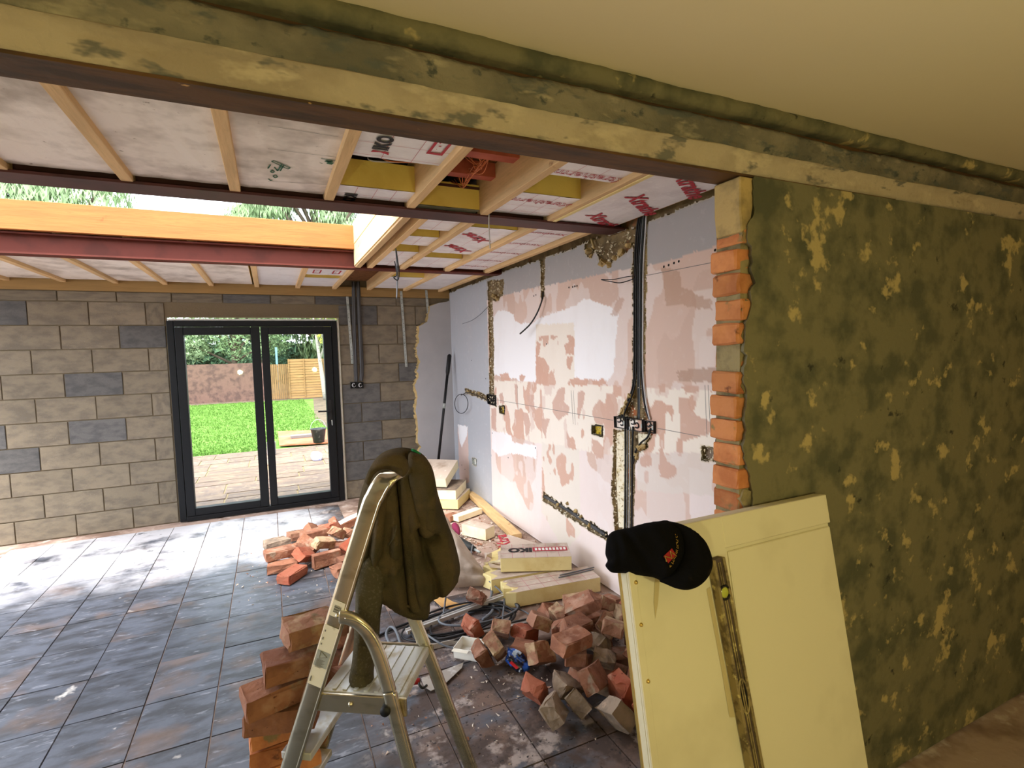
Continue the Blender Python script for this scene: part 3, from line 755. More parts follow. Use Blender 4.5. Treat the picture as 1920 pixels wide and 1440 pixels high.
# ---- side wall with a wide patio opening (out of the picture, lets the daylight in), near room shell
wl = MB().box((-2.9, -2.7, -.01), (-2.75, 1.4, 2.75)).box((-2.9, 6.1, -.01), (-2.75, 6.6, 2.75)).box((-2.9, 1.4, 2.34), (-2.75, 6.1, 2.75)).build('wall_left', Mt['grey_paint'])
struct(wl, 'side wall with a wide patio opening')
nr = MB().box((-2.75, -2.7, -.01), (3.6, -2.55, 2.75)).build('wall_rear', Mt['cream'])
struct(nr, 'cream wall behind the viewer')
nr2 = MB().box((3.6, -2.55, -.01), (3.75, 1.25, 2.75)).build('wall_side', Mt['cream'])
struct(nr2, 'cream side wall of the near room')
cr = MB().box((-2.75, -2.55, 2.348), (3.6, 1.118, 2.50)).build('ceiling_near', Mt['cream'])
struct(cr, 'plain cream ceiling of the near room above the beam')

# ---- beam across the opening: rusty steel flange under lumpy concrete casing
beam = thing('beam', 'long steel beam cased in lumpy yellowish concrete over the opening', 'setting', (0, 1.18, 2.15), kind='structure')
MB().box((-2.75, 1.135, 2.1515), (2.05, 1.227, 2.158)).build('steel_flange', Mt['steel_brown'], beam)
MB().box((-2.75, 1.175, 2.158), (2.05, 1.222, 2.62)).build('beam_core', Mt['steel_brown'], beam)
def strip(name, prof, m, amp, seed, dx=.012):
    xs_ = np.arange(-2.75, 3.6, dx)
    # resample the profile finely
    pr = []
    for (a, b), (c, d) in zip(prof, prof[1:]):
        n = max(1, int(math.hypot(c - a, d - b) / .008))
        pr += [(a + (c - a) * t / n, b + (d - b) * t / n) for t in range(n)]
    pr.append(prof[-1]); pr = np.array(pr)
    gx, gk = np.meshgrid(xs_, np.arange(len(pr)), indexing='ij')
    s = pr[:, 0][gk] * 1.0; zz = pr[:, 1][gk] * 1.0
    nse = fbm(gx * 5, zz * 30, seed, 4) - .5
    nse2 = fbm(gx * 28, zz * 60, seed + 9, 2) - .5
    yy = s + amp * (nse * 1.6 + nse2 * .7)
    zz = zz + amp * .5 * (fbm(gx * 3, gk * .0, seed + 3, 3) - .5)
    V = np.stack([gx, yy, zz], -1).reshape(-1, 3)
    n1, n2 = gx.shape; ii = np.arange(n1 * n2).reshape(n1, n2)
    Fq = np.stack([ii[:-1, :-1], ii[1:, :-1], ii[1:, 1:], ii[:-1, 1:]], -1).reshape(-1, 4)
    me = bpy.data.meshes.new(name)
    me.from_pydata(V.tolist(), [], Fq.tolist())
    return finish(me, name, m, beam, True)
strip('concrete_lower_band', [(1.18, 2.158), (1.135, 2.159), (1.128, 2.19), (1.124, 2.208), (1.112, 2.216), (1.13, 2.226)], Mt['concrete_low'], .010, 3)
strip('concrete_upper_band', [(1.136, 2.218), (1.130, 2.25), (1.126, 2.285), (1.135, 2.297), (1.18, 2.30)], Mt['concrete'], .014, 7)
strip('plaster_ledge', [(1.19, 2.312), (1.118, 2.310), (1.108, 2.320), (1.104, 2.338), (1.112, 2.349)], Mt['render_grey'], .007, 13)
MB().box((-2.75, 1.15, 2.158), (3.6, 1.18, 2.345)).build('beam_web', Mt['steel_brown'], beam)

# ---- brick nib beside the opening
nib = MB().box((1.292, 1.140, 0), (3.6, 1.232, 2.15)).build('wall_front', Mt['mortar'])
struct(nib, 'half-brick wall stub with a raw brick end under the beam')
def brick_mesh(name, L=.215, Wd=.102, Hh=.065, jit=.003, chop=0, seed=0, cuts=2, m=None):
    rr = random.Random(seed)
    bm = bmesh.new(); bmesh.ops.create_cube(bm, size=1)
    bmesh.ops.scale(bm, vec=(L, Wd, Hh), verts=bm.verts)
    for _ in range(chop):
        s = [rr.choice((-1, 1)) for _ in range(3)]
        co = Vector((s[0] * L * rr.uniform(.30, .44), s[1] * Wd * rr.uniform(.28, .42), s[2] * Hh * rr.uniform(.2, .4)))
        no = Vector((s[0] * rr.uniform(.5, 1), s[1] * rr.uniform(.2, 1), s[2] * rr.uniform(.2, .9))).normalized()
        r_ = bmesh.ops.bisect_plane(bm, geom=list(bm.verts) + list(bm.edges) + list(bm.faces), plane_co=co, plane_no=no, clear_outer=True)
        eb = [g for g in r_['geom_cut'] if isinstance(g, bmesh.types.BMEdge)]
        if eb: bmesh.ops.holes_fill(bm, edges=eb, sides=0)
    bmesh.ops.bevel(bm, geom=list(bm.edges), offset=.005, segments=1, affect='EDGES', clamp_overlap=True)
    if cuts: bmesh.ops.triangulate(bm, faces=bm.faces); bmesh.ops.subdivide_edges(bm, edges=[e for e in bm.edges if e.calc_length() > (.05 if cuts < 2 else .036)], cuts=1)
    for v in bm.verts: v.co += Vector((rr.uniform(-jit, jit), rr.uniform(-jit, jit), rr.uniform(-jit, jit)))
    bmesh.ops.recalc_face_normals(bm, faces=bm.faces)
    me = bpy.data.meshes.new(name); bm.to_mesh(me); bm.free()
    me.materials.append(m or Mt['brick'])
    return me
pier_me = [brick_mesh('pier_brick', .20, .102, .064, .0025, 0, k, 1, Mt['brick_pier']) for k in range(4)] + [brick_mesh('pier_brick', .20, .102, .064, .0035, 1, 40 + k, 1, Mt['brick_pier']) for k in range(3)]
R.seed(5)
zc = 2.118 - .0375; k = 0
while zc > .03:
    dx = R.uniform(-.012, .014)
    if k >= 1: piece('brick', pier_me[R.choice((0, 1, 2, 3, 0, 1, 2, 3, 5))], nib, (1.282 + dx + .10, 1.186 + R.uniform(-.004, .004), zc - .02), (R.uniform(-.02, .02), R.uniform(-.03, .03), R.uniform(-.03, .03) + (math.pi if R.random() < .5 else 0)))
    zc -= .0745; k += 1
# rendered coat over the front of the stub, ragged edge towards the brick end
def render_coat(name, y, thick, x_of, m, z0, z1, seed):
    n = int((z1 - z0) / .012)
    L_ = [Vector((x_of(z0 + (z1 - z0) * i / n), y, z0 + (z1 - z0) * i / n)) for i in range(n + 1)]
    mb = MB()
    for a, b in zip(L_, L_[1:]):
        ja, jb = Vector((3.6, y, a.z)), Vector((3.6, y, b.z))
        o = Vector((.012, thick, 0))
        mb.add([a, ja, jb, b], [(0, 1, 2, 3)]); mb.add([a + o, a, b, b + o], [(0, 1, 2, 3)])
    return mb.build(name, m, nib)
ragged = lambda z: 1.312 + .035 * float(fbm(np.array([z * 9.0]), np.array([3.0]), 51, 3)[0] - .5) * 2 + .02 * float(fbm(np.array([z * 50.0]), np.array([8.0]), 52, 2)[0] - .5)
render_coat('render_coat', 1.122, .03, ragged, Mt['render_grey'], 0, 2.15, 1)
# plaster pad under the beam end
pp = [(1.275, 2.147), (1.30, 2.147), (1.335, 2.147), (1.33, 2.06), (1.318, 2.0), (1.285, 1.985), (1.276, 2.05)]
MB().prism([Vector((a, 1.128, b)) for a, b in pp], (0, 0, 0), (0, .1, 0)).build('plaster_pad', Mt['plaster_raw'], nib, bevel=.004)
for z in (1.955, 1.73, 1.65, 1.50, 1.30, 1.15):
    a = [Vector((1.283 + .035 * R.random(), 1.1315, z + .0)), Vector((1.33, 1.131, z - .01)), Vector((1.335, 1.131, z + .05)), Vector((1.305, 1.131, z + .06)), Vector((1.288, 1.131, z + .03))]
    MB().prism(a, (0, 0, 0), (0, .012, 0)).build('mortar_smear', Mt['mortar'], nib)

# ---- ceiling: roof deck, steels, joists, insulation boards between them
ceil = thing('ceiling', 'stripped flat roof ceiling with joists, steels and foil insulation boards', 'setting', (0, 3.7, 2.4), kind='structure')
ZJ, ZB = 2.40, 2.428
deck = MB()
for a, b, c, d in ((-2.9, 1.24, 2.2, 2.86), (-2.9, 4.60, 2.2, 6.6), (.745, 2.86, 2.2, 4.60), (-2.9, 2.86, -2.6, 4.60)):
    deck.box((a, b, 2.625), (c, d, 2.68))
deck.build('roof_deck', Mt['deck'], ceil)
def ibeam(name, y0, y1, z0, z1, m):
    ym = (y0 + y1) / 2
    return MB().box((-2.75, y0, z0), (2.12, y1, z0 + .012)).box((-2.75, y0, z1 - .012), (2.12, y1, z1)).box((-2.75, ym - .005, z0 + .012), (2.12, ym + .005, z1 - .012)).build(name, m, ceil)
tag(ibeam('steel_beam', 2.69, 2.85, 2.392, 2.545, Mt['steel_dark']), 'dark red oxide steel beam under the joists')
tag(ibeam('steel_beam', 4.60, 4.715, 2.390, 2.535, Mt['steel_red']), 'bright red oxide steel beam below the rooflight')
def joist(x, ya, yb, z0=ZJ, h=.20, w=.044, m=None, name='joist'):
    return MB().box((x - w / 2, ya, z0), (x + w / 2, yb, z0 + h)).build(name, m or Mt['joist'], ceil, bevel=.002)
R.seed(9)
for x in (-2.5, -2.1, -1.7, -1.3, -.9, -.5, -.10, .30, .70, 1.105, 1.52):
    joist(x, 1.25, 2.735)
joist(2.02, 1.25, 2.735, 2.43, .1, .04)
for x in (.722, .82, 1.10, 1.51): joist(x, 2.80, 4.64, 2.395)
joist(1.90, 2.80, 4.64, 2.395)
for x in (-2.5, -2.1, -1.7, -1.3, -.9, -.5, -.08, .32, .70, 1.08, 1.50, 1.93): joist(x, 4.67, 6.19, 2.40)
# rooflight upstand
MB().box((-2.6, 4.555, 2.540), (.70, 4.60, 2.735)).build('upstand_header', Mt['bright_timber'], ceil, bevel=.003)
MB().box((-2.6, 2.86, 2.545), (.70, 2.90, 2.70)).build('upstand_header', Mt['bright_timber'], ceil, bevel=.003)
MB().box((.692, 2.86, 2.41), (.70, 4.60, 2.578)).build('upstand_side', Mt['bright_timber_y'], ceil)
MB().box((.690, 2.86, 2.582), (.735, 4.60, 2.76)).build('upstand_side', Mt['bright_timber_y'], ceil, bevel=.003)
MB().box((-2.64, 2.86, 2.41), (-2.6, 4.60, 2.76)).build('upstand_side', Mt['bright_timber_y'], ceil, bevel=.003)
def board(x0, x1, ya, yb, z=ZB, th=.10, m=None, foam=None, tilt=0.0):
    """rigid foam board fitted between joists: foam body, foil face underneath"""
    e = MB()
    lo = [Vector((x, y, z + (y - ya) * tilt)) for x, y in ((x0, ya), (x1, ya), (x1, yb), (x0, yb))]
    up = Vector((0, 0, th))
    e.add(lo + [p + up for p in lo], [(4, 5, 6, 7), (0, 1, 5, 4), (1, 2, 6, 5), (2, 3, 7, 6), (3, 0, 4, 7)])
    b = e.build('insulation_board', foam or Mt['foam_ceiling'], ceil)
    d = Vector((0, 0, -.0015))
    fz = MB(); n = 10; mm = 8
    for i in range(n + 1):
        for j in range(mm + 1):
            x = x0 + (x1 - x0) * i / n; y = ya + (yb - ya) * j / mm
            fz.v.append((x, y, z + (y - ya) * tilt - .0015 - (R.uniform(0, .002) if 0 < i < n else 0)))
    for i in range(n):
        for j in range(mm):
            a = i * (mm + 1) + j; fz.f.append((a, a + mm + 1, a + mm + 2, a + 1))
    fz.build('foil_face', m or Mt['foil'], b)
    return b
dn = Vector((0, 0, -1))
def cgrid(b, x0, x1, ya, yb, z, nx, step):
    """thin red setting-out grid printed on the foil"""
    mb = MB(); zz = z - .0046
    for i in range(1, nx):
        x = x0 + (x1 - x0) * i / nx; mb.add([(x - .001, ya, zz), (x + .001, ya, zz), (x + .001, yb, zz), (x - .001, yb, zz)], [(0, 1, 2, 3)])
    y = ya + step
    while y < yb:
        mb.add([(x0, y - .001, zz), (x1, y - .001, zz), (x1, y + .001, zz), (x0, y + .001, zz)], [(0, 1, 2, 3)]); y += step
    o = mb.build('printed_grid', Mt['ink_thin'], b); o['kind'] = 'stuff'
def logo_box(b, x, y, z, w, h, flip=1):
    zz = z - .005; s = flip
    fr = MB()
    for a, c, d, e in ((0, 0, w, .012), (0, h - .02, w, h), (0, .012, .012, h - .02), (w - .012, .012, w, h - .02)):
        fr.add([(x + a, y + c, zz), (x + d, y + c, zz), (x + d, y + e, zz), (x + a, y + e, zz)], [(0, 1, 2, 3)])
    for i in range(5):
        yy = y + .03 + i * (h - .06) / 5
        fr.add([(x + .025, yy, zz), (x + w - .03 - .008 * (i % 3), yy, zz), (x + w - .03 - .008 * (i % 3), yy + .007, zz), (x + .025, yy + .007, zz)], [(0, 1, 2, 3)])
    fr.build('printed_panel', Mt['ink_red'], b)
# section nearest the opening
for x in (-2.5, -2.1, -1.7, -1.3, -.9, -.5): board(x + .022, x + .378, 1.26, 2.69, m=Mt['foil_plain'])
b0 = board(-.078, .278, 1.26, 2.69, m=Mt['foil_plain'])
def stroke(name, pts, w, m, par, z):
    mb = MB()
    for a, c in zip(pts, pts[1:]):
        a, c = on(*a, Z=z), on(*c, Z=z); t = (c - a).normalized(); s = Vector((0, 0, 1)).cross(t) * w
        mb.add([a - s, c - s, c + s, a + s], [(0, 1, 2, 3)])
    return mb.build(name, m, par)
z1 = lambda a, b: (500 + a * .23958, 110 + b * .23958)
for pts in (((38, 805), (60, 800), (185, 855), (165, 865), (38, 805)), ((120, 825), (85, 880), (60, 850)), ((135, 832), (105, 880)), ((30, 885), (45, 872), (60, 885), (45, 895), (30, 885)), ((10, 860), (30, 830)), ((50, 920), (70, 910), (85, 925), (65, 935), (50, 920)), ((12, 940), (30, 955), (45, 950)), ((425, 783), (520, 795), (545, 800)), ((415, 815), (437, 820))):
    stroke('marker_writing', [z1(*p) for p in pts], .0028, Mt['ink_green'], b0, ZB - .005)
stroke('marker_blot', [z1(*p) for p in ((470, 810), (490, 800), (505, 812), (488, 826))], .011, Mt['ink_green'], b0, ZB - .005)
for pts in (((10, 525), (560, 612)), ((10, 705), (570, 775)), ((10, 960), (480, 985))): stroke('printed_line', [z1(*p) for p in pts], .0012, Mt['ink_grey'], b0, ZB - .005)
ya = on(745, 300, Z=ZB).y; yb = on(710, 353, Z=ZB).y
b1 = board(.322, .678, 1.26, ya, ZB, .05); cgrid(b1, .322, .678, 1.26, ya, ZB, 3, .12)
text('black_lettering', 'IKO', .078, Mt['ink_black'], (.445, 2.035, ZB - .006), (.0, -1, 0), (-1, 0, 0), b1, .004)
p = Vector((.425, 2.045, ZB - .006)); MB().add([p + Vector((-.03, .0, 0)), p + Vector((.03, .004, 0)), p + Vector((.035, .03, 0)), p + Vector((.0, .012, 0)), p + Vector((-.035, .022, 0))], [(0, 1, 2, 3, 4)]).build('flame_mark', Mt['ink_red'], b1)
p = Vector((.42, 1.872, ZB - .006)); MB().add([p + Vector((-.04, -.02, 0)), p + Vector((.05, -.02, 0)), p + Vector((.05, -.002, 0)), p + Vector((-.04, -.002, 0))], [(0, 1, 2, 3)]).build('red_block', Mt['ink_red'], b1)
logo_box(b1, .59, 1.80, ZB, .065, .21)
b2 = board(.322, .678, yb, 2.69, ZB, .12); cgrid(b2, .322, .678, yb, 2.69, ZB, 4, .12)
text('black_lettering', 'IKO', .075, Mt['ink_black'], (.372, 2.62, ZB - .006), (0, 1, 0), (1, 0, 0), b2, .004)
p = on(716, 384, Z=ZB); logo_box(b2, p.x - .01, p.y - .02, ZB, .07, .12)
yc = on(850, 396, Z=ZB).y
board(.722, 1.083, yc, 2.70, ZB, .13)
yd = on(1105, 336, Z=ZB).y; ye = on(1050, 368, Z=ZB).y
b3 = board(1.127, 1.498, 1.26, yd, ZB, .06); cgrid(b3, 1.127, 1.498, 1.26, yd, ZB, 3, .12)
text('outline_lettering', 'Xtratherm', .088, Mt['ink_red'], (1.535, yd - .075, ZB - .006), (-1, 0, 0), (0, 1, 0), b3, .0, outline=True)
b4 = board(1.127, 1.498, ye, 2.70, ZB, .11); cgrid(b4, 1.127, 1.498, ye, 2.70, ZB, 3, .1)
text('outline_lettering', 'Xtratherm', .085, Mt['ink_red'], on(1075, 383, Z=ZB - .006), (-1, 0, 0), (0, 1, 0), b4, .0, outline=True)
b5 = board(1.545, 1.985, 1.26, 2.70, ZB - .015, .10)
MB().box((1.53, 1.26, ZJ - .004), (1.552, 2.68, ZJ + .05)).build('foam_edge', Mt['foam'], b5)
for px, py in ((1262, 330), (1172, 370), (1098, 404)):
    p = on(px, py, Z=ZB - .021)
    text('red_lettering', 'Xtrathe', .135, Mt['ink_red'], (p.x, p.y, p.z), (.8, .6, 0), (.6, -.8, 0), b5, .004)
# middle section
for x0, x1, parts in ((.845, 1.075, ((2.86, 3.22), (3.42, 3.70), (3.95, 4.60))), (1.125, 1.485, ((3.06, 3.92), (4.12, 4.6))), (1.535, 1.875, ((2.86, 4.6),))):
    for a, c in parts:
        b = board(x0, x1, a, c, ZB, .11)
        if x0 > 1.5:
            for y in (3.05, 3.40, 3.75, 4.10, 4.4): text('red_lettering', 'Xtratherm', .07, Mt['ink_thin'], (x1 - .02, y, ZB - .005), (-1, 0, 0), (0, 1, 0), b, .001)
        elif x0 > 1.1 and c < 4:
            for y in (3.40, 3.78): text('red_lettering', 'Xtrat', .135, Mt['ink_red'], (1.44, y, ZB - .006), (-.75, -.66, 0), (-.66, .75, 0), b, .004)
        cgrid(b, x0, x1, a, c, ZB, 2, .15)
# far section
for x0, x1, parts in ((-.058, .298, ((4.73, 6.15),)), (.342, .678, ((4.73, 5.3), (5.5, 6.15))), (1.102, 1.478, ((5.25, 6.15),)), (1.522, 1.90, ((4.73, 6.15),))):
    for a, c in parts:
        b = board(x0, x1, a, c, ZB, .11, foam=Mt['foam_ceiling'])
        if x0 > .3 and x0 < .4 and a < 5: logo_box(b, .40, 5.0, ZB, .07, .2); logo_box(b, .57, 5.0, ZB, .07, .2)
for x in (-2.5, -2.1, -1.7, -1.3, -.9, -.5): board(x + .022, x + .378, 4.73, 6.15, m=Mt['foil_plain'])
MB().box((.722, 4.73, 2.50), (1.058, 6.15, 2.52)).build('strand_board', Mt['osb'], ceil)
# red timbers and wires in the open bay
MB().box((.724, 2.19, 2.53), (1.083, 2.26, 2.60)).build('noggin', Mt['red_timber'], ceil)
MB().box((.724, 2.47, 2.53), (1.083, 2.53, 2.60)).build('noggin', Mt['red_timber'], ceil)
MB().box((.724, 1.3, 2.60), (1.083, 2.7, 2.612)).build('strand_board', Mt['osb'], ceil)
for k in range(7):
    a = on(862 + 11 * k, 284 + (k % 3) * 5, Z=2.57); c = on(915 - 9 * k, 297 + k * 5, Z=2.55); e = on(842 + 5 * k, 340 - 2 * k, Z=2.57)
    MB().tube(curve_pts([a, a.lerp(c, .5) + Vector((.03 * (k % 2), 0, -.04)), c, c.lerp(e, .6) + Vector((0, 0, -.05 - .01 * (k % 3))), e], 6), .0022, 6).build('copper_wire', Mt['copper'], ceil)
for k in range(3):
    a = on(690 + 22 * k, 292, Z=2.55); c = on(700 + 30 * k, 302, Z=2.50); e = on(780 + 8 * k, 305, Z=2.53)
    MB().tube(curve_pts([a, c, e], 6), .003, 6).build('roof_wire', Mt['copper'] if k else Mt['cable_white'], ceil)
# ================================================================== THE GARDEN
GZ0 = -.10
patio = MB().box((-6, DY + .12, -.35), (6, 10.95, GZ0 - .012)).build('ground_patio', Mt['sand_joint'])
struct(patio, 'sandstone patio outside the glazed door')
su = MB().box((-.5, -.5, -.5), (.5, .5, .5)).mesh('paving_slab'); su.materials.append(Mt['sand'])
R.seed(21)
y = DY + .16; row = 0
while y < 10.8:
    h = R.choice((.28, .42, .42, .58))
    if y + h > 10.9: h = 10.9 - y
    x = -2.6 + R.uniform(-.3, 0)
    while x < 3.0:
        w = R.choice((.42, .58, .85, .85))
        piece('paving_slab', su, patio, (x + w / 2, y + h / 2, GZ0 - .02 + R.uniform(-.003, .003)), (0, 0, 0), (w - .022, h - .022, .04))
        x += w
    y += h
lawn = MB().box((-14, 10.95, -.4), (14, 23.5, GZ0 - .03)).build('ground_lawn', Mt['turf'])
struct(lawn, 'garden lawn beyond the patio')
bd = MB().box((-14, 23.5, -.4), (18, 41, GZ0 - .02)).box((-14, -3, -.5), (-2.9, 10.95, GZ0 - .03)).build('ground_border', Mt['soil'])
struct(bd, 'bare soil border in front of the fence')
MB().add([(1.35, 10.95, GZ0 - .02), (4, 10.95, GZ0 - .02), (4, 23.6, GZ0 - .02), (1.6, 23.6, GZ0 - .02), (1.1, 16, GZ0 - .02)], [(0, 1, 2, 3, 4)]).build('soil_path', Mt['soil'], bd)
g = MB(); rs = np.random.RandomState(4)
for _ in range(26000):
    x = rs.uniform(-3.5, 2.2); yy = 11 + 12.5 * rs.rand() ** 1.5
    if yy > 12 and x > 1.2: continue
    if yy < 12.4 and x > -.05: continue
    hh = rs.uniform(.02, .055); a = rs.uniform(0, 3.14); w = .006 + .0006 * yy
    dx, dy = math.cos(a) * w, math.sin(a) * w
    g.add([(x - dx, yy - dy, GZ0 - .03), (x + dx, yy + dy, GZ0 - .03), (x + rs.uniform(-.02, .02), yy + rs.uniform(-.02, .02), GZ0 - .03 + hh)], [(0, 1, 2)])
go = g.build('grass', Mt['turf']); tag(go, 'short green lawn grass seen through the glazed door', 'grass', kind='stuff')

def leafy(mb, c, r, n, s, rs, hang=0.0):
    for _ in range(n):
        d = rs.normal(size=3); d /= np.linalg.norm(d); q = np.array(c) + d * np.array(r) * rs.uniform(.55, 1.0)
        a = rs.normal(size=3); a /= np.linalg.norm(a); b = np.cross(a, rs.normal(size=3)); b /= np.linalg.norm(b)
        ss = s * rs.uniform(.6, 1.3)
        if hang: a = np.array([a[0] * .25, a[1] * .25, -1.0]); b = np.cross(a, d); b = b / (np.linalg.norm(b) + 1e-6); 
        la = a * ss * (1 + hang)
        mb.add([q - b * ss * .4, q + la * .5, q + b * ss * .4, q + la], [(0, 1, 3), (1, 2, 3)])
def tree(label, x, y, h, trunk_r, clumps, leaf, bark, seed, size, n, hang=0, lean=0.0, grp='trees behind the garden fence', nm='garden_tree'):
    t = thing(nm, label, 'tree', (x, y, GZ0), grp)
    rs = np.random.RandomState(seed)
    tr = [(x + lean * k / 8 * h * .1, y, GZ0 - .1 + h * .8 * k / 8) for k in range(9)]
    MB().tube(tr, [trunk_r * (1 - .09 * k) for k in range(9)], 8).build('trunk', bark, t, True)
    bw = MB()
    for cx, cy, cz, rx, rz in clumps:
        bw.tube([(x + lean * h * .05, y, max(cz * .6, .5)), (x + cx * .6, y + cy * .6, cz * .85), (x + cx, y + cy, cz)], [trunk_r * .4, trunk_r * .25, .02], 5)
    bb = bw.build('branches', bark, t, True); bb['kind'] = 'stuff'
    mb = MB()
    for cx, cy, cz, rx, rz in clumps: leafy(mb, (x + cx, y + cy, cz), (rx, rx, rz), n, size, rs, hang)
    o = mb.build('foliage', leaf, t); o['kind'] = 'stuff'
    return t
def ball(seed, n, w, z0, z1, r):
    rr = random.Random(seed)
    return [(rr.uniform(-w, w), rr.uniform(-w, w) * .3, rr.uniform(z0, z1), r * rr.uniform(.7, 1.2), r * rr.uniform(.6, 1.1)) for _ in range(n)]
tree('pale green weeping tree filling the rooflight view', 2.6, 29.5, 13, .28, ball(1, 40, 3.4, 2.6, 13.5, 1.5), Mt['leaf_pale'], Mt['bark'], 1, .26, 620, .6)
tree('dark conifer at the rooflight edge', -.4, 34.5, 12, .25, [(R.uniform(-.4, .4), 0, 1.5 + k * .55, max(2.1 - k * .1, .4), .6) for k in range(19)], Mt['leaf_dark'], Mt['bark'], 2, .24, 600)
tree('bushy mid green tree behind the leaning fence panels', -1.4, 25.9, 5.6, .16, ball(3, 20, 1.9, 2.2, 5.2, 1.0), Mt['leaf_pale'], Mt['bark'], 3, .17, 620)
tree('dark bushy tree standing over the birch', 6.2, 35.0, 12.5, .25, ball(4, 26, 2.2, 1.8, 12.8, 1.5), Mt['leaf_dark'], Mt['bark'], 4, .25, 500)
tree('mid green overhanging tree behind the tall fence panel', 3.7, 25.9, 5.2, .14, ball(5, 18, 1.4, 2.4, 5.0, .9), Mt['leaf'], Mt['bark'], 5, .16, 620)
tree('slim white birch trunk with yellow leaves beside the fence panels', 2.02, 22.6, 4.4, .11, [(.05, -.1, 2.45, .32, .3), (.35, 0, 2.7, .4, .35), (.2, 0, 3.5, .8, .6), (.0, 0, 4.2, .8, .7)], Mt['leaf_yellow'], Mt['birch'], 6, .07, 300, 0, -.75)
tree('pale tree far beyond the left fence', -8.5, 30, 11, .28, ball(7, 24, 2.6, 2.0, 11.5, 1.7), Mt['leaf_pale'], Mt['bark'], 7, .28, 450, .5)
tree('mid green tree far beyond the right fence', 13.5, 30, 11, .28, ball(8, 20, 2.6, 2.0, 10, 1.7), Mt['leaf'], Mt['bark'], 8, .19, 350)
hd = MB(); rs = np.random.RandomState(9)
hd.box((-14, 38.4, GZ0 - .2), (18, 38.8, 2.6))
for _ in range(9000):
    q = np.array([rs.uniform(-14, 18), rs.uniform(38.0, 38.5), rs.uniform(0, 3.3)]); a = rs.normal(size=3) * .18; b = rs.normal(size=3) * .12
    hd.add([q - b, q + a, q + b], [(0, 1, 2)])
ho = hd.build('hedge_foliage', Mt['leaf_dark']); tag(ho, 'dark clipped hedge closing the end of the garden', 'hedge', kind='stuff')
gw = MB().box((-9, 24.3, GZ0 - .2), (.0, 24.5, 1.45)).build('wall_garden', Mt['garden_brick']); struct(gw, 'low brown garden wall beside the leaning fence panels')
# fence panels
def plank(name, m, par, M, lo, hi): return MB().box(lo, hi, M).build(name, m, par)
P1 = on(543, 742, Z=GZ0).normalized()
def panel(label, pa, pb, Y, nz_, vertical, m, lean, ztop):
    a, b = on(*pa, Y=Y), on(*pb, Y=Y)
    t = thing('fence_panel', label, 'fence panel', ((a.x + b.x) / 2, Y, GZ0), 'leaning fence panels')
    Mx = Matrix.Translation((a.x, Y, GZ0)) @ Matrix.Rotation(lean, 4, 'X')
    w = b.x - a.x; h = ztop
    if vertical:
        n = nz_
        for i in range(n): plank('board', m, t, Mx, (w * i / n + .006, -.012 - .006 * (i % 2), 0), (w * (i + 1) / n - .006, .012, h))
    else:
        n = nz_
        for i in range(n): plank('slat', m, t, Mx @ Matrix.Translation((0, 0, h * i / n)) @ Matrix.Rotation(-.10, 4, 'X'), (0, -.008, 0), (w, .008, h / n - .010))
        for x in (0, .44, .98):
            plank('batten', m, t, Mx, (w * x - .0, -.045, 0), (w * x + .04, -.018, h))
    for z in (.12, .5, .92): plank('rail', m, t, Mx, (0, .015, h * z), (w, .05, h * z + .05))
    return t
panel('upright larch-lap fence panel with pale horizontal slats', (543, 742), (607, 742), 23.9, 15, False, Mt['fence'], -.05, 1.68)
panel('plain brown close-board panel leaning left of the slatted one', (508, 742), (543, 742), 24.05, 9, True, Mt['fence_dull'], -.12, 1.48)
panel('plain fence panel behind the birch trunk', (608, 742), (640, 742), 24.0, 8, True, Mt['fence'], -.03, 1.65)
# things lying between lawn and patio
p = on(522, 836, Z=GZ0); q = on(645, 812, Z=GZ0)
sh = MB().add([on(521, 811, Z=GZ0), on(640, 806, Z=GZ0), on(650, 832, Z=GZ0), on(524, 837, Z=GZ0)], [(0, 1, 2, 3)])
sheet = MB().prism([on(521, 811, Z=GZ0 + .0), on(645, 806, Z=GZ0), on(650, 830, Z=GZ0), on(524, 837, Z=GZ0)], (0, 0, .005), (0, 0, .03)).build('plywood_sheet', Mt['plywood']); tag(sheet, 'orange-red plywood sheet lying on the lawn edge outside', 'plywood sheet')
MB_ = MB().bar(on(545, 819, Z=GZ0 + .06), on(590, 815, Z=GZ0 + .06), .22, .05).build('plank_offcut', Mt['post']); tag(MB_, 'short grey plank lying on the orange plywood outside', 'plank')
b = on(598, 829, Z=GZ0 + .03)
bk = thing('bucket', 'black builders bucket with wire handle on the orange plywood', 'bucket', b)
MB().lathe(b, [(.0, .0), (.105, 0), (.145, .27), (.155, .275), (.15, .28), (.135, .27), (.1, .03), (0, .03)], 20).build('pail', Mt['bucket'], bk, True)
MB().tube([b + Vector((.148 * math.cos(a), 0, .26 + .2 * math.sin(a))) for a in np.linspace(0, math.pi, 14)], .005, 6).build('handle', Mt['galv'], bk, True)
pb = on(509, 854, Z=GZ0); MBp = MB().box((pb.x - .07, pb.y, GZ0), (pb.x + .08, pb.y + .12, GZ0 + .24)).build('concrete_post', Mt['post'], bevel=.012); tag(MBp, 'short grey concrete post stump on the patio edge', 'post')
me, _ = pillow([(583, 850), (590, 848), (603, 850), (604, 858), (600, 864), (588, 864), (583, 858)], on(593, 863, Z=GZ0 + .0) + Vector((0, 0, .03)), Vector((0, -.5, 1)), .05, .09, .02, wob=.03)
o = finish(me, 'plastic_bag', Mt['bag_lilac'], None, True); tag(o, 'small crumpled lilac and white plastic bag on the patio', 'bag')
bp = on(520, 680, Y=24.6)
t = MB().box((bp.x - .06, 24.6, .0), (bp.x + .02, 24.68, 2.1)).build('garden_post', Mt['blue_paint']); tag(t, 'pale blue post behind the leaning brown panel', 'post')
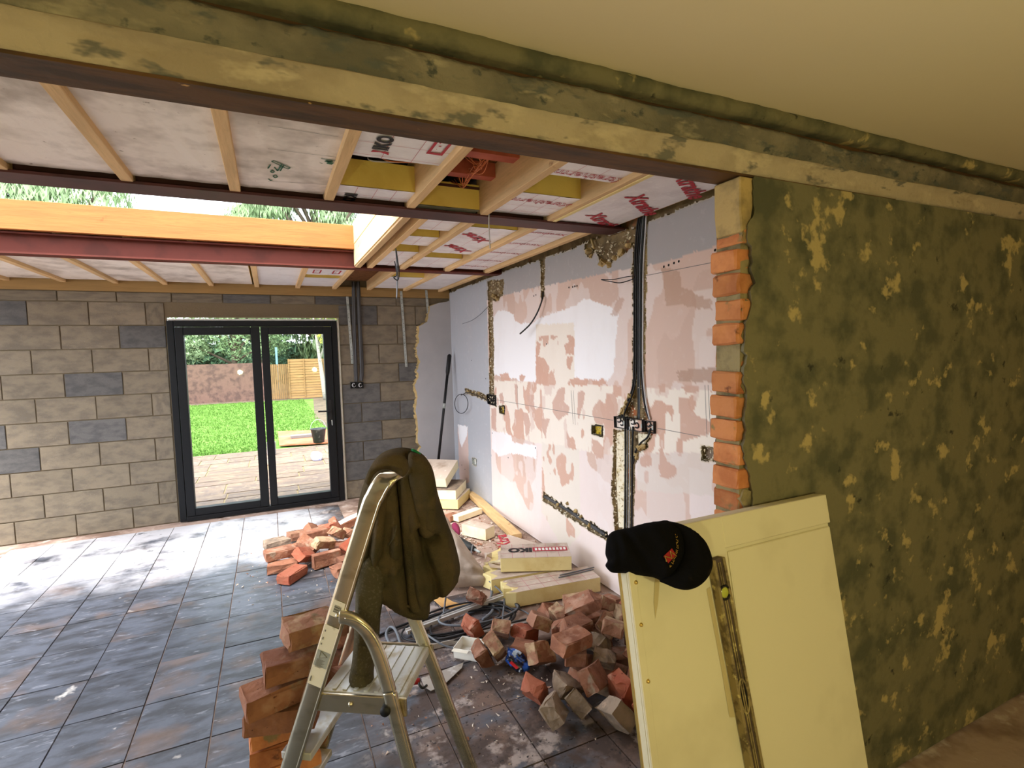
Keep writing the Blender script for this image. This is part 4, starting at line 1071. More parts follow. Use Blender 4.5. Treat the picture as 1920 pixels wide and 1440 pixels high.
# ================================================================== SERVICES ON THE WALLS
def wv(px, py, d=0.0): return on(px, py, X=WX - d)
def cable(name, label, pts, r, m, cat='cable', group=None, parent=None, n=6):
    o = MB().tube(curve_pts(pts, 6), r, n).build(name, m, parent, True)
    if parent is None: tag(o, label, cat, group)
    return o
# bundle in the tall chase
ch = thing('cable_bundle', 'thick bundle of black and grey cables running down the tall wall chase', 'cable', wv(1195, 985, 0))
for k, (dx, r, m) in enumerate(((-7, .0055, 'cable_black'), (-3.5, .0055, 'cable_black'), (0, .006, 'cable_black'), (3, .0045, 'cable_grey'), (6, .0055, 'cable_black'), (9.5, .005, 'cable_white'))):
    d = .006 + .004 * (k % 2)
    pts = [wv(1206 + dx * .7, 392, d), wv(1201 + dx, 430, d), wv(1197 + dx, 500, d), wv(1196 + dx, 600, d), wv(1196 + dx, 690, d)]
    pts += [wv(1192 + dx, 730, d), wv(1176 + dx, 770, d), wv(1172 + dx, 784, d)] if k < 2 else [wv(1197 + dx * .8, 740, d), wv(1197 + dx * .6, 785, d)] if k < 4 else [wv(1200 + dx, 740, d), wv(1204 + dx, 765, d), wv(1216 + dx * .3, 787, d)]
    cable('cable', '', pts, r, Mt[m], parent=ch)
ch2 = thing('cable_bundle', 'cables running down from the triple socket box behind the cap', 'cable', wv(1178, 1010, 0))
for k, (x, r, m) in enumerate(((1172, .0055, 'cable_black'), (1176, .004, 'cable_grey'), (1180.5, .004, 'cable_white'), (1185, .0065, 'cable_black'))):
    cable('cable', '', [wv(x + (0 if k < 3 else 2), 800, .008), wv(x + .5, 850, .008), wv(x, 920, .008), wv(x - 1, 1010, .008)], r, Mt[m], parent=ch2)
cable('cable', '', [wv(1220, 803, .01), wv(1214, 820, .012), wv(1202, 830, .01), wv(1192, 846, .01), wv(1187, 870, .008)], .006, Mt['cable_black'], parent=ch2)
for a, b in (((1150, 800), (1147, 985)),): pass
cable('loose_wire', 'two thin wires curling out of the tall chase over pink plaster', [wv(1193, 517, .01), wv(1175, 519, .05), wv(1150, 524, .08), wv(1127, 524, .10), wv(1145, 528, .09), wv(1165, 530, .06), wv(1193, 521, .01)], .003, Mt['cable_black'])
cable('loose_wire', 'single black cable tail hanging from the small chase', [wv(1018, 548, .0), wv(1017, 560, .03), wv(1008, 585, .05), wv(994, 608, .07), wv(975, 626, .09)], .0065, Mt['cable_black'])
cable('loose_wire', 'thin pale wire sticking out over the grey painted wall', [wv(915, 575, .005), wv(900, 590, .05), wv(884, 601, .08), wv(867, 607, .1)], .003, Mt['cable_grey'])
loop = [wv(916, 752, .01), wv(896, 742, .02), wv(877, 736, .03), wv(865, 741, .04)] + [wv(865 + 12.5 * math.cos(a), 757 + 18 * math.sin(a), .05) for a in np.linspace(-1.5, -1.5 - 4 * math.pi, 30)]
cable('loose_wire', 'dark wire coiled in a loop against the grey wall', loop, .004, Mt['cable_black'])
cable('loose_wire', 'short black wire poking from behind the brick end', [wv(1362, 764, .0), wv(1348, 767, .06), wv(1337, 771, .10)], .006, Mt['cable_black'])
cable('loose_wire', 'black cable loop beside the empty socket recess at the brick end', [wv(1352, 840, .02), wv(1345, 822, .06), wv(1343, 832, .08), wv(1350, 852, .03)], .005, Mt['cable_black'])
# triple socket box
def backbox(label, c4, m, depth=.03, proud=.006, inner=None, nm='socket_box', gr=None):
    P = [wv(a, b, 0) for a, b in c4]; base = min(P, key=lambda p: p.z)
    t = thing(nm, label, 'socket box', base, gr)
    inn = Vector((depth - .004, 0, 0)); out = Vector((-proud, 0, 0)); n = 4
    mid = sum(P, Vector()) / 4
    Q = [p.lerp(mid, .07) for p in P]
    mb = MB()
    for i in range(4):
        j = (i + 1) % 4
        a, b, c, d = P[i] + out, P[j] + out, Q[j] + out, Q[i] + out
        mb.add([a, b, c, d], [(0, 1, 2, 3)]); mb.add([a, b, P[j] + inn, P[i] + inn], [(0, 3, 2, 1)]); mb.add([d, c, Q[j] + inn, Q[i] + inn], [(0, 1, 2, 3)])
    mb.build('shell', m, t)
    MB().add([q + inn for q in Q], [(0, 1, 2, 3)]).build('back_plate', inner or m, t)
    return t, P, mid
for c4, lb in (([(1155, 780), (1176, 782), (1176, 804), (1156, 801)], 'leftmost black box of the triple socket row on the wall'), ([(1178, 783), (1209, 787), (1209, 810), (1180, 806)], 'middle double box of the triple socket row on the wall'), ([(1212, 788), (1230, 790), (1230, 813), (1213, 809)], 'rightmost black box of the triple socket row under a cable')):
    t, P, mid = backbox(lb, c4, Mt['black_plastic'], inner=Mt['hole'], proud=.02, gr='triple socket row')
    for k in range(2):
        a = P[0].lerp(P[2], .3 + .25 * k) + Vector((-.004, 0, 0))
        MB().tube([a + Vector((0, .018 * math.cos(s), .016 * math.sin(s))) for s in np.linspace(.3, 5.4, 10)], .0045, 6).build('wire_tail', Mt['cable_black' if k else 'conduit'], t, True)
    lug = P[1].lerp(P[2], .5) + Vector((-.021, .006, 0)); MB().box(lug - Vector((.001, .006, .012)), lug + Vector((.001, .006, .012))).build('lug', Mt['galv'], t)
backbox('brassy double back box sunk in the wall beside the tall chase', boxes['e'], Mt['box_metal'], inner=Mt['box_yellow'])
backbox('small brassy back box sunk in the wall near the coiled wire', boxes['a'], Mt['box_metal'], inner=Mt['box_yellow'])
backbox('empty socket recess at the brick end', boxes['r'], Mt['mortar'], proud=.0, inner=Mt['stone_grey'])
backbox('small empty socket recess low in the grey painted wall', boxes['w'], Mt['galv'], proud=.002, inner=Mt['white_card'])
t, P, mid = backbox('black socket box at the end of the thin chase', boxes['c'], Mt['black_plastic'], proud=.012, inner=Mt['hole'])
MB().tube([mid + Vector((-.015, .02 * math.cos(s), .02 * math.sin(s))) for s in np.linspace(.3, 5.4, 10)], .004, 6).build('wire_tail', Mt['cable_black'], t, True)
cable('conduit', 'dark conduit lying in the slanting slot low on the wall', [wv(1022, 931, -.012), wv(1060, 953, -.012), wv(1137, 1004, -.012)], .016, Mt['conduit'], 'conduit')
# plaster lumps round the chases
R.seed(31)
for px, py, s in ((1104, 470, .03), (1108, 480, .02), (1130, 492, .035), (1142, 497, .03), (1152, 484, .028), (1165, 474, .03), (1178, 460, .028), (926, 555, .03), (932, 560, .03), (940, 548, .025), (1175, 757, .03), (1168, 770, .03), (1182, 742, .028), (1172, 764, .02), (1200, 838, .03), (1193, 852, .022), (1194, 858, .02), (1206, 838, .024), (1064, 944, .02), (1080, 958, .025), (1090, 968, .02), (1105, 985, .02), (1046, 946, .02), (878, 733, .018), (886, 736, .018), (898, 737, .02)):
    c = wv(px, py, .004)
    me = brick_mesh('plaster_lump', s * 1.0, s * 1.3, s * 1.1, s * .18, 1, int(px * 7 + py), 1, Mt['plaster_raw'])
    piece('plaster_lump', me, wall_r, c, (R.uniform(0, 3), R.uniform(0, 3), R.uniform(0, 3)))
# pale plaster showing in the wide lower chase
fill = PY((1153, 812), (1170, 808), (1171, 900), (1168, 990), (1157, 990), (1152, 900))
MB().prism([Vector((WX + .024, a, b)) for a, b in fill], (0, 0, 0), (-.012, 0, 0)).build('plaster_fill', Mt['plaster_pale'], wall_r, bevel=.004)
fill = PY((1192, 812), (1216, 815), (1206, 832), (1194, 846))
MB().prism([Vector((WX + .024, a, b)) for a, b in fill], (0, 0, 0), (-.010, 0, 0)).build('plaster_fill', Mt['plaster_pale'], wall_r, bevel=.004)
fill = PY((1204, 420), (1211, 420), (1208, 600), (1206, 760), (1201, 760), (1203, 600))
MB().prism([Vector((WX + .024, a, b)) for a, b in fill], (0, 0, 0), (-.008, 0, 0)).build('plaster_fill', Mt['plaster_raw'], wall_r)
# clay peg and broken bits in the big hole
c = wv(1112, 455, 0); MB().bar(wv(1109, 447, .0), wv(1114, 466, .005), .016, .016, (1, 0, 0)).build('wall_peg', Mt['plaster_raw'], wall_r, bevel=.004)

# straps on the block wall
def bw(px, py, d=0.0): return on(px, py, Y=DY - d)
for (a, b, lb) in (((651, 556), (661, 682), 'perforated metal strap on the block wall beside the dark conduits'), ((752, 546), (762, 688), 'perforated metal strap in the middle of the block wall'), ((799, 544), (804, 600), 'short perforated metal strap at the broken plaster corner')):
    A, B = bw(*a, .02), bw(*b, .012); w = .014
    t = thing('metal_strap', lb, 'metal strap', (B.x, B.y, B.z), 'hanging metal straps')
    MB().add([A + Vector((-w, 0, 0)), A + Vector((w, 0, 0)), B + Vector((w, 0, 0)), B + Vector((-w, 0, 0)), A + Vector((-w, .003, 0)), A + Vector((w, .003, 0)), B + Vector((w, .003, 0)), B + Vector((-w, .003, 0))], [(0, 1, 2, 3), (7, 6, 5, 4), (0, 4, 5, 1), (1, 5, 6, 2), (2, 6, 7, 3), (3, 7, 4, 0)]).build('strip', Mt['galv'], t)
    n = int((A - B).length / .045); h = MB()
    for i in range(1, n):
        c = A.lerp(B, i / n) + Vector((.004 * (-1) ** i, -.001, 0)); h.add([c + Vector((.004 * math.cos(s), 0, .004 * math.sin(s))) for s in np.linspace(0, 2 * math.pi, 7)[:-1]], [tuple(range(6))])
    o = h.build('punched_holes', Mt['hole'], t); o['kind'] = 'stuff'
for k, (a, b) in enumerate((((663, 528), (668, 716)), ((671, 528), (677, 714)))):
    A, B = bw(*a, .02), bw(*b, .02)
    t = thing('flat_conduit', 'left of two flat dark conduits dropping to the double socket' if k == 0 else 'right of two flat dark conduits dropping to the double socket', 'conduit', B, 'flat conduits on the block wall')
    MB().tube(curve_pts([A, A.lerp(B, .5) + Vector((.006 * (1 if k else -1), 0, 0)), A.lerp(B, .85) + Vector((.014 if k else -.004, -.002, 0)), B], 5), .008, 8, rx=.023, up=(1, 0, 0)).build('casing', Mt['conduit'], t, True)
    MB().tube([A + Vector((0, -.010, 0)), B + Vector((0, -.010, 0))], .003, 5).build('ridge', Mt['cable_grey'], t)
for k, px in enumerate((663, 675)):
    c = bw(px, 722, .0); s = .036
    t = thing('socket_box', ('left' if k == 0 else 'right') + ' square box of the double socket on the block wall', 'socket box', c + Vector((0, 0, -s)), 'double socket on the block wall')
    mb = MB()
    for d0, d1, e0, e1 in ((-s, s, s - .006, s), (-s, s, -s, -s + .006), (-s, -s + .006, -s, s), (s - .006, s, -s, s)): mb.box((c.x + d0, DY - .03, c.z + e0), (c.x + d1, DY, c.z + e1))
    mb.build('shell', Mt['black_plastic'], t); MB().box((c.x - s, DY - .004, c.z - s), (c.x + s, DY, c.z + s)).build('back_plate', Mt['hole'], t)
    for j in range(2): MB().tube([c + Vector((.02 * math.cos(a) * (1 if j else .6), -.02, .022 * math.sin(a))) for a in np.linspace(.5 + j, 5 + j, 9)], .0035, 5).build('wire_tail', Mt['cable_white'], t, True)
# hanging ceiling wires
a = on(742, 466, Z=2.40)
t = cable('hanging_cable', 'grey cable hanging from the ceiling in front of the block wall', [a, a + Vector((.004, 0, -.12)), on(745, 520, Y=a.y), on(744, 560, Y=a.y)], .0052, Mt['cable_grey'])
cable('hanging_cable', 'short dark hooked wire beside the grey hanging cable', [on(740, 490, Y=a.y - .02), on(744, 515, Y=a.y - .02), on(738, 520, Y=a.y - .02), on(746, 525, Y=a.y - .02), on(748, 508, Y=a.y - .02), on(743, 470, Y=a.y - .02)], .004, Mt['cable_black'])
a = on(917, 404, Z=2.40)
cable('hanging_cable', 'thin pale twisted wire hanging below the dark steel beam', [a + Vector((0, 0, .03)), on(917, 430, Y=a.y), on(919, 466, Y=a.y)], .0035, Mt['cable_white'])
# long handle leaning in the far corner
A, B = on(843, 664, X=1.98), on(821, 872, Y=DY - .30)
t = thing('broom_handle', 'black pole leaning in the far corner of the grey walls', 'pole', B)
d = (B - A).normalized()
MB().tube([A, A + d * .02, A + d * .22, A + d * .26], [.012, .026, .025, .017], 10).build('grip', Mt['black_plastic'], t, True)
MB().tube([A + d * .25, A + d * .62, B], [.017, .016, .016], 10).build('shaft', Mt['black_plastic'], t, True)
MB().tube([A + d * .60, A + d * .66], .0185, 10).build('collar', Mt['galv'], t, True)
# ================================================================== STEPLADDER
LO = Vector((.087, 1.643, 0)); LU = Vector((.844, -.536, 0)).normalized(); LV = Vector((.536, .844, 0)).normalized()
LW, LZ = .29, .62                                   # width between the side frames, platform height
def lp(px, py, off=0.0): return onp(px, py, LO + LV * off, LV)
lad = thing('stepladder', 'aluminium platform stepladder with a tall hoop handrail', 'stepladder', (LO.x + .2, LO.y, 0))
a, b = lp(575, 1338), lp(690, 965)
dirn = (b - a).normalized()
foot = a - dirn * (a.z / dirn.z)
hoop = [foot, a, a.lerp(b, .5), b, lp(703, 932), lp(716, 909), lp(727, 897) + LV * .012]
top = lp(735, 896) + LV * .06
far = LV * LW
hoop += [top, top + LV * (LW - .12)]
back_side = [p + far for p in reversed(hoop[:7])]
back_side[0] = hoop[6] + far - LV * .024
rail_pts = curve_pts(hoop + back_side, 6)
MB().tube(rail_pts, .012, 14, rx=.029, up=LU, power=.6).build('handrail', Mt['alu'], lad, True)
edge_pts = curve_pts([p + LU * .027 - LV * .010 for p in hoop[:7]], 6)
MB().tube(edge_pts, .0045, 8).build('rail_rim', Mt['alu'], lad, True)
leg = [lp(638, 1156, -.014), lp(655, 1159, -.014), lp(672, 1168, -.014), lp(690, 1187, -.014), lp(705, 1216, -.014), lp(717, 1250, -.014), lp(729, 1292, -.014), lp(741, 1338, -.014)]
d = (leg[-1] - leg[-2]).normalized(); leg.append(leg[-1] - d * (leg[-1].z / d.z))
MB().tube(curve_pts(leg, 6), .011, 12, rx=.021, up=LU, power=.6).build('rear_leg', Mt['alu'], lad, True)
MB().tube(curve_pts([p + LU * .0195 - LV * .009 for p in leg], 6), .004, 8).build('leg_rim', Mt['alu'], lad, True)
fleg = [lp(748, 1090, LW), lp(776, 1160, LW), lp(810, 1245, LW), lp(845, 1338, LW)]
d = (fleg[-1] - fleg[-2]).normalized(); fleg.append(fleg[-1] - d * (fleg[-1].z / d.z))
MB().tube(curve_pts(fleg, 5), .011, 12, rx=.023, up=LU, power=.6).build('rear_leg', Mt['alu'], lad, True)
MB().tube(curve_pts([p + LU * .021 - LV * .008 for p in fleg], 5), .004, 8).build('leg_rim', Mt['alu'], lad, True)
LM = Matrix.Identity(4)
for i in range(3): LM[i][0] = LU[i]; LM[i][1] = LV[i]; LM[i][2] = (0, 0, 1)[i]; LM[i][3] = LO[i]
plat = MB().box((.0, .012, LZ - .03), (.262, LW - .012, LZ), LM).build('platform', Mt['alu_tread'], lad, bevel=.003)
for k in range(7):
    x = .03 + k * .034
    MB().box((x, .02, LZ), (x + .012, LW - .02, LZ + .004), LM).build('tread_rib', Mt['alu_tread'], plat)
br = MB().box((-.01, -.004, LZ - .055), (.275, .006, LZ + .002), LM).build('side_bracket', Mt['alu'], lad, bevel=.002)
MB().box((-.01, LW - .006, LZ - .05), (.275, LW + .004, LZ + .002), LM).build('side_bracket', Mt['alu'], lad, bevel=.002)
MB().lathe(LM @ Vector((.10, -.005, LZ - .025)), [(0, .006), (.006, .005), (.008, 0)], 10, -LV).build('rivet', Mt['alu'], br, True)
for z in (.21, .41):                                # lower steps on the front rails
    p = foot.lerp(b, z / b.z); q = Vector((p.x, p.y, z))
    M2 = LM.copy(); M2.translation = q
    MB().box((-.05, .012, -.025), (.05, LW - .012, 0), M2).build('step', Mt['alu_tread'], lad, bevel=.003)
for p in (foot, foot + far, leg[-1], fleg[-1]):
    MB().box(p - Vector((.03, .03, 0)), p + Vector((.03, .03, .03))).build('rubber_foot', Mt['black_plastic'], lad, bevel=.004)
MB().lathe(lp(722, 1334, -.026), [(0, .006), (.014, .006), (.016, 0), (.016, -.02)], 14, -LV).build('pivot_knob', Mt['black_plastic'], lad, True)
MB().lathe(lp(634, 1154, -.013), [(0, .008), (.006, .007), (.009, 0)], 10, -LV).build('rivet', Mt['alu'], lad, True)
# stickers on the handrail
def rail_at(t): return foot.lerp(b, t)
def on_rail(p, s, off=-.0135): return p + LU * s + LV * off
def sticker(name, pa, pb, w, m, par, off=-.0135, s0=0.0):
    A, B = lp(*pa), lp(*pb); A = foot + dirn * (A - foot).dot(dirn); B = foot + dirn * (B - foot).dot(dirn)
    side = dirn.cross(LV).normalized()
    if side.dot(LU) < 0: side = -side
    q = [A + side * (s0 - w), A + side * (s0 + w), B + side * (s0 + w), B + side * (s0 - w)]
    q = [p + LV * off for p in q]
    o = MB().add(q, [(0, 1, 2, 3)]).build(name, m, par)
    return o, A, B, side
s1, A, B, sd_ = sticker('barcode_sticker', (646, 1126), (632, 1153), .019, Mt['paper'], lad)
bars = MB()
for k in range(9):
    c = A.lerp(B, .28 + k * .05) + LV * -.0142
    bars.add([c - sd_ * .011, c + sd_ * .011, c + sd_ * .011 - dirn * (.0008 + .0006 * (k % 3)), c - sd_ * .011 - dirn * (.0008 + .0006 * (k % 3))], [(0, 1, 2, 3)])
o = bars.build('barcode', Mt['ink_black'], s1); o['kind'] = 'stuff'
s2, A, B, sd_ = sticker('instruction_sticker', (625, 1170), (588, 1278), .0225, Mt['paper'], lad)
MB().add([A.lerp(B, .42) - sd_ * .021 - LV * .0142, A.lerp(B, .42) + sd_ * .021 - LV * .0142, A.lerp(B, .68) + sd_ * .021 - LV * .0142, A.lerp(B, .68) - sd_ * .021 - LV * .0142], [(0, 1, 2, 3)]).build('grey_field', Mt['galv'], s2)
tri = A.lerp(B, .49) - LV * .0148
MB().tube([tri + sd_ * .013, tri - sd_ * .01 - dirn * .012, tri - sd_ * .01 + dirn * .012, tri + sd_ * .013], .0009, 4).build('warning_triangle', Mt['ink_grey'], s2)
ln = MB()
for k in range(12):
    c = A.lerp(B, .56 + k * .012) - LV * .0148
    ln.add([c - sd_ * .016, c + sd_ * (.012 - .003 * (k % 4)), c + sd_ * (.012 - .003 * (k % 4)) - dirn * .0011, c - sd_ * .016 - dirn * .0011], [(0, 1, 2, 3)])
for t_, w in ((.08, .004), (.2, .006), (.3, .004), (.86, .012)):
    c = A.lerp(B, t_) - LV * .0148; ln.add([c - sd_ * .018, c - sd_ * .014, c - sd_ * .014 - dirn * w * 1.5, c - sd_ * .018 - dirn * w * 1.5], [(0, 1, 2, 3)])
o = ln.build('small_print', Mt['ink_grey'], s2); o['kind'] = 'stuff'

# ---- fleece jacket hung over the hoop
JO = LO + LU * .17 + LV * .145 + Vector((0, 0, 1.0))
JN = Vector((EYE.x - JO.x, EYE.y - JO.y, 0)).normalized()
jk = thing('jacket', 'olive green fleece jacket draped over the ladder handrail', 'jacket', (JO.x, JO.y, .62))
body = [(667, 992), (671, 950), (680, 912), (694, 876), (714, 851), (742, 840), (770, 841), (795, 854), (812, 882), (821, 925), (836, 972), (851, 1012), (862, 1058), (860, 1084), (846, 1104), (826, 1117), (808, 1124), (805, 1150), (790, 1158), (765, 1155), (740, 1145), (722, 1132), (704, 1122), (684, 1104), (668, 1082), (664, 1040)]
fo = [([(745, 895), (750, 940), (757, 1000), (763, 1060), (772, 1130)], .011, -.045), ([(735, 900), (728, 960), (722, 1020), (716, 1080)], .010, -.035), ([(764, 850), (770, 890), (782, 930), (786, 960)], .008, -.028), ([(783, 985), (798, 1000), (812, 998)], .014, -.045), ([(785, 990), (796, 1030), (812, 1075), (818, 1110)], .010, -.04), ([(700, 960), (694, 1010), (690, 1060)], .010, -.03), ([(712, 1044), (735, 1036), (748, 1040)], .007, -.02), ([(742, 1065), (752, 1052), (760, 1040)], .006, -.015),
      ([(795, 880), (806, 930), (808, 970)], .03, .03), ([(775, 960), (772, 1020), (785, 1100), (800, 1140)], .016, .022), ([(740, 980), (740, 1060), (750, 1120)], .012, .018), ([(835, 1000), (845, 1060), (830, 1100)], .018, .02), ([(710, 920), (703, 980), (700, 1040)], .012, .014)]
me, js = pillow(body, JO, JN, .075, .075, .0085, fo, .02, .8, seed=3)
finish(me, 'jacket_body', Mt['fleece'], jk, True)
SO = JO + JN * .045
me, _ = pillow([(667, 1062), (694, 1040), (720, 1064), (722, 1108), (714, 1150), (711, 1195), (703, 1240), (701, 1268), (704, 1296), (690, 1302), (676, 1306), (661, 1292), (654, 1276), (660, 1240), (664, 1190), (666, 1140)], SO, JN, .035, .035, .0075, [([(672, 1110), (676, 1180), (670, 1250)], .008, .008), ([(664, 1200), (690, 1206), (705, 1200)], .008, -.008), ([(660, 1255), (684, 1262), (700, 1258)], .008, -.010)], .012, .7, seed=5)
finish(me, 'sleeve', Mt['fleece_inside'], jk, True)
CO = lp(722, 872) - LV * .055
me, _ = pillow([(684, 903), (692, 880), (706, 862), (724, 852), (746, 850), (762, 860), (766, 880), (756, 894), (744, 888), (728, 880), (712, 882), (700, 892), (692, 910)], CO, JN, .022, .022, .006, [([(704, 872), (728, 866), (752, 872)], .006, .010), ([(700, 884), (724, 874), (748, 882)], .005, -.008)], .006, 1.6, seed=8)
finish(me, 'neck_fold', Mt['fleece'], jk, True)
for nm, pl, off, T_, fl in (('hood', [(766, 847), (790, 853), (808, 872), (817, 905), (820, 945), (822, 980), (816, 1000), (800, 1009), (787, 1001), (779, 970), (771, 930), (764, 890)], .062, .030, [([(795, 880), (806, 940)], .02, .012)]),
        ('front_flap', [(748, 884), (764, 892), (774, 945), (788, 1015), (800, 1080), (806, 1128), (792, 1150), (768, 1141), (759, 1060), (752, 980)], .062, .016, [([(770, 1000), (780, 1080)], .008, .012)]),
        ('front_flap', [(741, 892), (748, 950), (753, 1015), (752, 1070), (746, 1120), (728, 1118), (714, 1092), (703, 1070), (704, 1010), (713, 950), (727, 908)], .050, .018, [([(722, 960), (714, 1040)], .008, -.012), ([(738, 960), (736, 1060)], .008, .010)])):
    me, _ = pillow(pl, JO + JN * off, JN, T_, .022, .007, fl, .010, 1.2, seed=int(off * 1000))
    finish(me, nm, Mt['fleece'], jk, True)
hemz = MB().tube(curve_pts([js(726, 1120, .0), js(750, 1132, .0), js(780, 1140, .0), js(800, 1140, .0)], 5), .004, 6).build('hem_seam', Mt['fleece'], jk, True)
MB().tube(curve_pts([js(744, 985, .003), js(738, 1010, .003), js(720, 1030, .003), js(712, 1041, .003)], 5), .003, 6).build('seam', Mt['fleece_inside'], jk, True)
q = [js(776, 845, .004), js(790, 853, .004)]
MB().tube([js(771, 843, .004), js(779, 846, .005), js(788, 852, .004)], .0045, 6).build('green_tab', Mt['green_tape'], jk, True)

# ================================================================== CREAM DOOR LEAF, LEVEL AND CAP
DX0 = .805
Tb = on(1150, 1003, X=DX0); Tl = on(1190, 1338, X=DX0)
dd = (Tl - Tb).normalized()                      # down the leaning leaf
dn_ = Vector((0, dd.z, -dd.y)).normalized()      # face normal towards the viewer
if dn_.y > 0: dn_ = -dn_
TH = .046
Ht = Tb.z / -dd.z - .01
leaf = thing('door_leaf', 'cream panelled door leaf leaning against the brick stub', 'door leaf', (DX0 + .38, Tb.y - .25, 0))
DM = Matrix.Identity(4)
for i in range(3): DM[i][0] = (1, 0, 0)[i]; DM[i][1] = dd[i]; DM[i][2] = dn_[i]; DM[i][3] = Tb[i]
DWd = .80
fp = Tb + dn_ * TH
def dl(px, py, h=TH):                             # photo pixel on the leaf's face, in leaf coordinates
    q = onp(px, py, Tb + dn_ * h, dn_) - Tb
    return (q.x, q.dot(dd))
MB().box((0, 0, 0), (DWd, Ht, TH - .010), DM).build('slab', Mt['door_cream'], leaf)
sx, sy = dl(1361, 1028)
MB().box((0, 0, TH - .010), (sx, Ht, TH), DM).build('stile', Mt['door_cream'], leaf, bevel=.002)
MB().box((sx, 0, TH - .010), (DWd, sy, TH), DM).build('rail', Mt['door_cream'], leaf, bevel=.002)
MB().box((sx + .012, sy + .012, TH - .010), (DWd, Ht, TH - .004), DM).build('field', Mt['door_cream'], leaf, bevel=.003)
MB().box((-.002, .0, .002), (.0, Ht, .012), DM).build('edge_strip', Mt['brass'], leaf)
MB().box((.0, .05, TH), (.022, Ht, TH + .003), DM).build('edge_lipping', Mt['door_cream'], leaf, bevel=.001)
for py in (1095, 1178, 1290):
    x, y = dl(1180, py, TH + .003)
    c = DM @ Vector((.018, y, TH + .003))
    MB().lathe(c, [(0, .005), (.004, .004), (.0055, 0)], 10, dn_).build('screw', Mt['brass'], leaf, True)
for pts in ([(1228, 1084), (1237, 1086), (1234, 1130), (1229, 1160), (1226, 1130)], [(1325, 1105), (1332, 1100), (1348, 1190), (1372, 1310), (1379, 1345), (1368, 1345), (1352, 1250), (1336, 1165)]):  # second outline is the spirit level's shadow, painted as a brownish strip
    MB().add([onp(a, b, fp + dn_ * .0012, dn_) for a, b in pts], [tuple(range(len(pts)))]).build('smear_and_shade', Mt['smear_shade_tan'], leaf)
# spirit level standing on the floor against the leaf
def lev(px, py, h): return onp(px, py, fp + dn_ * h, dn_)
l0, l1 = lev(1338, 1052, .028), lev(1391, 1338, .028); r0 = lev(1361, 1048, .028)
ax = (l1 - l0).normalized(); wv_ = (r0 - l0); wv_ = wv_ - ax * wv_.dot(ax); wl_ = wv_.length; wv_.normalize()
l0 = l0 - dn_ * .024; nn_ = ax.cross(wv_).normalized()
if nn_.dot(dn_) < 0: nn_ = -nn_
Ll = l0.z / -ax.z - .004
level = thing('spirit_level', 'dusty brown spirit level with round vial leaning on the cream door leaf', 'spirit level', l0 + ax * Ll)
VM = Matrix.Identity(4)
for i in range(3): VM[i][0] = wv_[i]; VM[i][1] = ax[i]; VM[i][2] = nn_[i]; VM[i][3] = l0[i]
MB().box((.008, 0, 0), (wl_ - .008, Ll, .018), VM).build('web', Mt['level_body'], level)
for x in (0, wl_ - .009): MB().box((x, 0, -.002), (x + .009, Ll, .024), VM).build('flange', Mt['level_edge'], level, bevel=.0015)
for x in (.017, wl_ - .021): MB().box((x, .01, .018), (x + .004, Ll, .0205), VM).build('groove_line', Mt['level_edge'], level)
def lvl(px, py):
    q = onp(px, py, l0 + nn_ * .018, nn_) - l0; return (q.dot(wv_), q.dot(ax))
vx, vy = wl_ / 2, lvl(1357, 1111)[1]
c = VM @ Vector((vx, vy, .018))
vr = MB().tube([c + (wv_ * math.cos(a) + ax * math.sin(a)) * .018 + nn_ * .003 for a in np.linspace(0, 2 * math.pi, 25)], .003, 8, cap=False).build('vial_ring', Mt['black_plastic'], level, True)
MB().lathe(c, [(0, .004), (.012, .003), (.016, 0)], 18, nn_).build('vial', Mt['vial'], vr, True)
hx, hy = wl_ / 2, lvl(1402, 1300)[1]
cc = VM @ Vector((hx, hy, .0185))
MB().tube([cc + wv_ * math.cos(a) * .015 + ax * math.sin(a) * .045 + nn_ * .002 for a in np.linspace(0, 2 * math.pi, 29)], .003, 8, cap=False).build('hand_hole_rim', Mt['level_edge'], level, True)
MB().add([cc + wv_ * math.cos(a) * .0145 + ax * math.sin(a) * .0445 + nn_ * .0008 for a in np.linspace(0, 2 * math.pi, 25)[:-1]], [tuple(range(24))]).build('hand_hole', Mt['hole'], level)
# cap hung over the leaf's corner
CN = Vector((-.45, -.72, .52)).normalized()
CC_ = onp(1222, 1040, fp + dn_ * .012, dn_)
cap = thing('baseball_cap', 'black baseball cap with red and yellow emblem hung on the door corner', 'cap', (CC_.x, CC_.y, CC_.z - .06))
crown = [(1137, 1012), (1141, 1003), (1150, 996), (1165, 992), (1182, 989), (1202, 983), (1230, 978), (1252, 977), (1272, 988), (1284, 1010), (1287, 1035), (1281, 1060), (1266, 1082), (1248, 1092), (1226, 1083), (1200, 1079), (1175, 1075), (1150, 1074), (1142, 1070), (1135, 1060), (1139, 1051), (1135, 1038)]
me, cs = pillow(crown, CC_, CN, .055, .05, .005, [([(1165, 993), (1185, 1030), (1215, 1070), (1228, 1082)], .010, -.010), ([(1150, 1000), (1160, 1035), (1160, 1070)], .008, -.006), ([(1215, 985), (1240, 1030), (1245, 1080)], .018, .006)], .006, 1.0, seed=4)
finish(me, 'crown', Mt['cap'], cap, True)
brim = [(1254, 977), (1276, 982), (1300, 994), (1322, 1014), (1334, 1040), (1336, 1062), (1328, 1082), (1312, 1098), (1291, 1106), (1270, 1104), (1250, 1096), (1236, 1088), (1258, 1076), (1274, 1054), (1280, 1028), (1274, 1002)]
me, bs = pillow(brim, CC_ + CN * .030, CN, .010, .014, .005, [([(1300, 1000), (1310, 1050), (1285, 1098)], .022, .012)], 0, 1.0, seed=6)
finish(me, 'brim', Mt['cap'], cap, True)
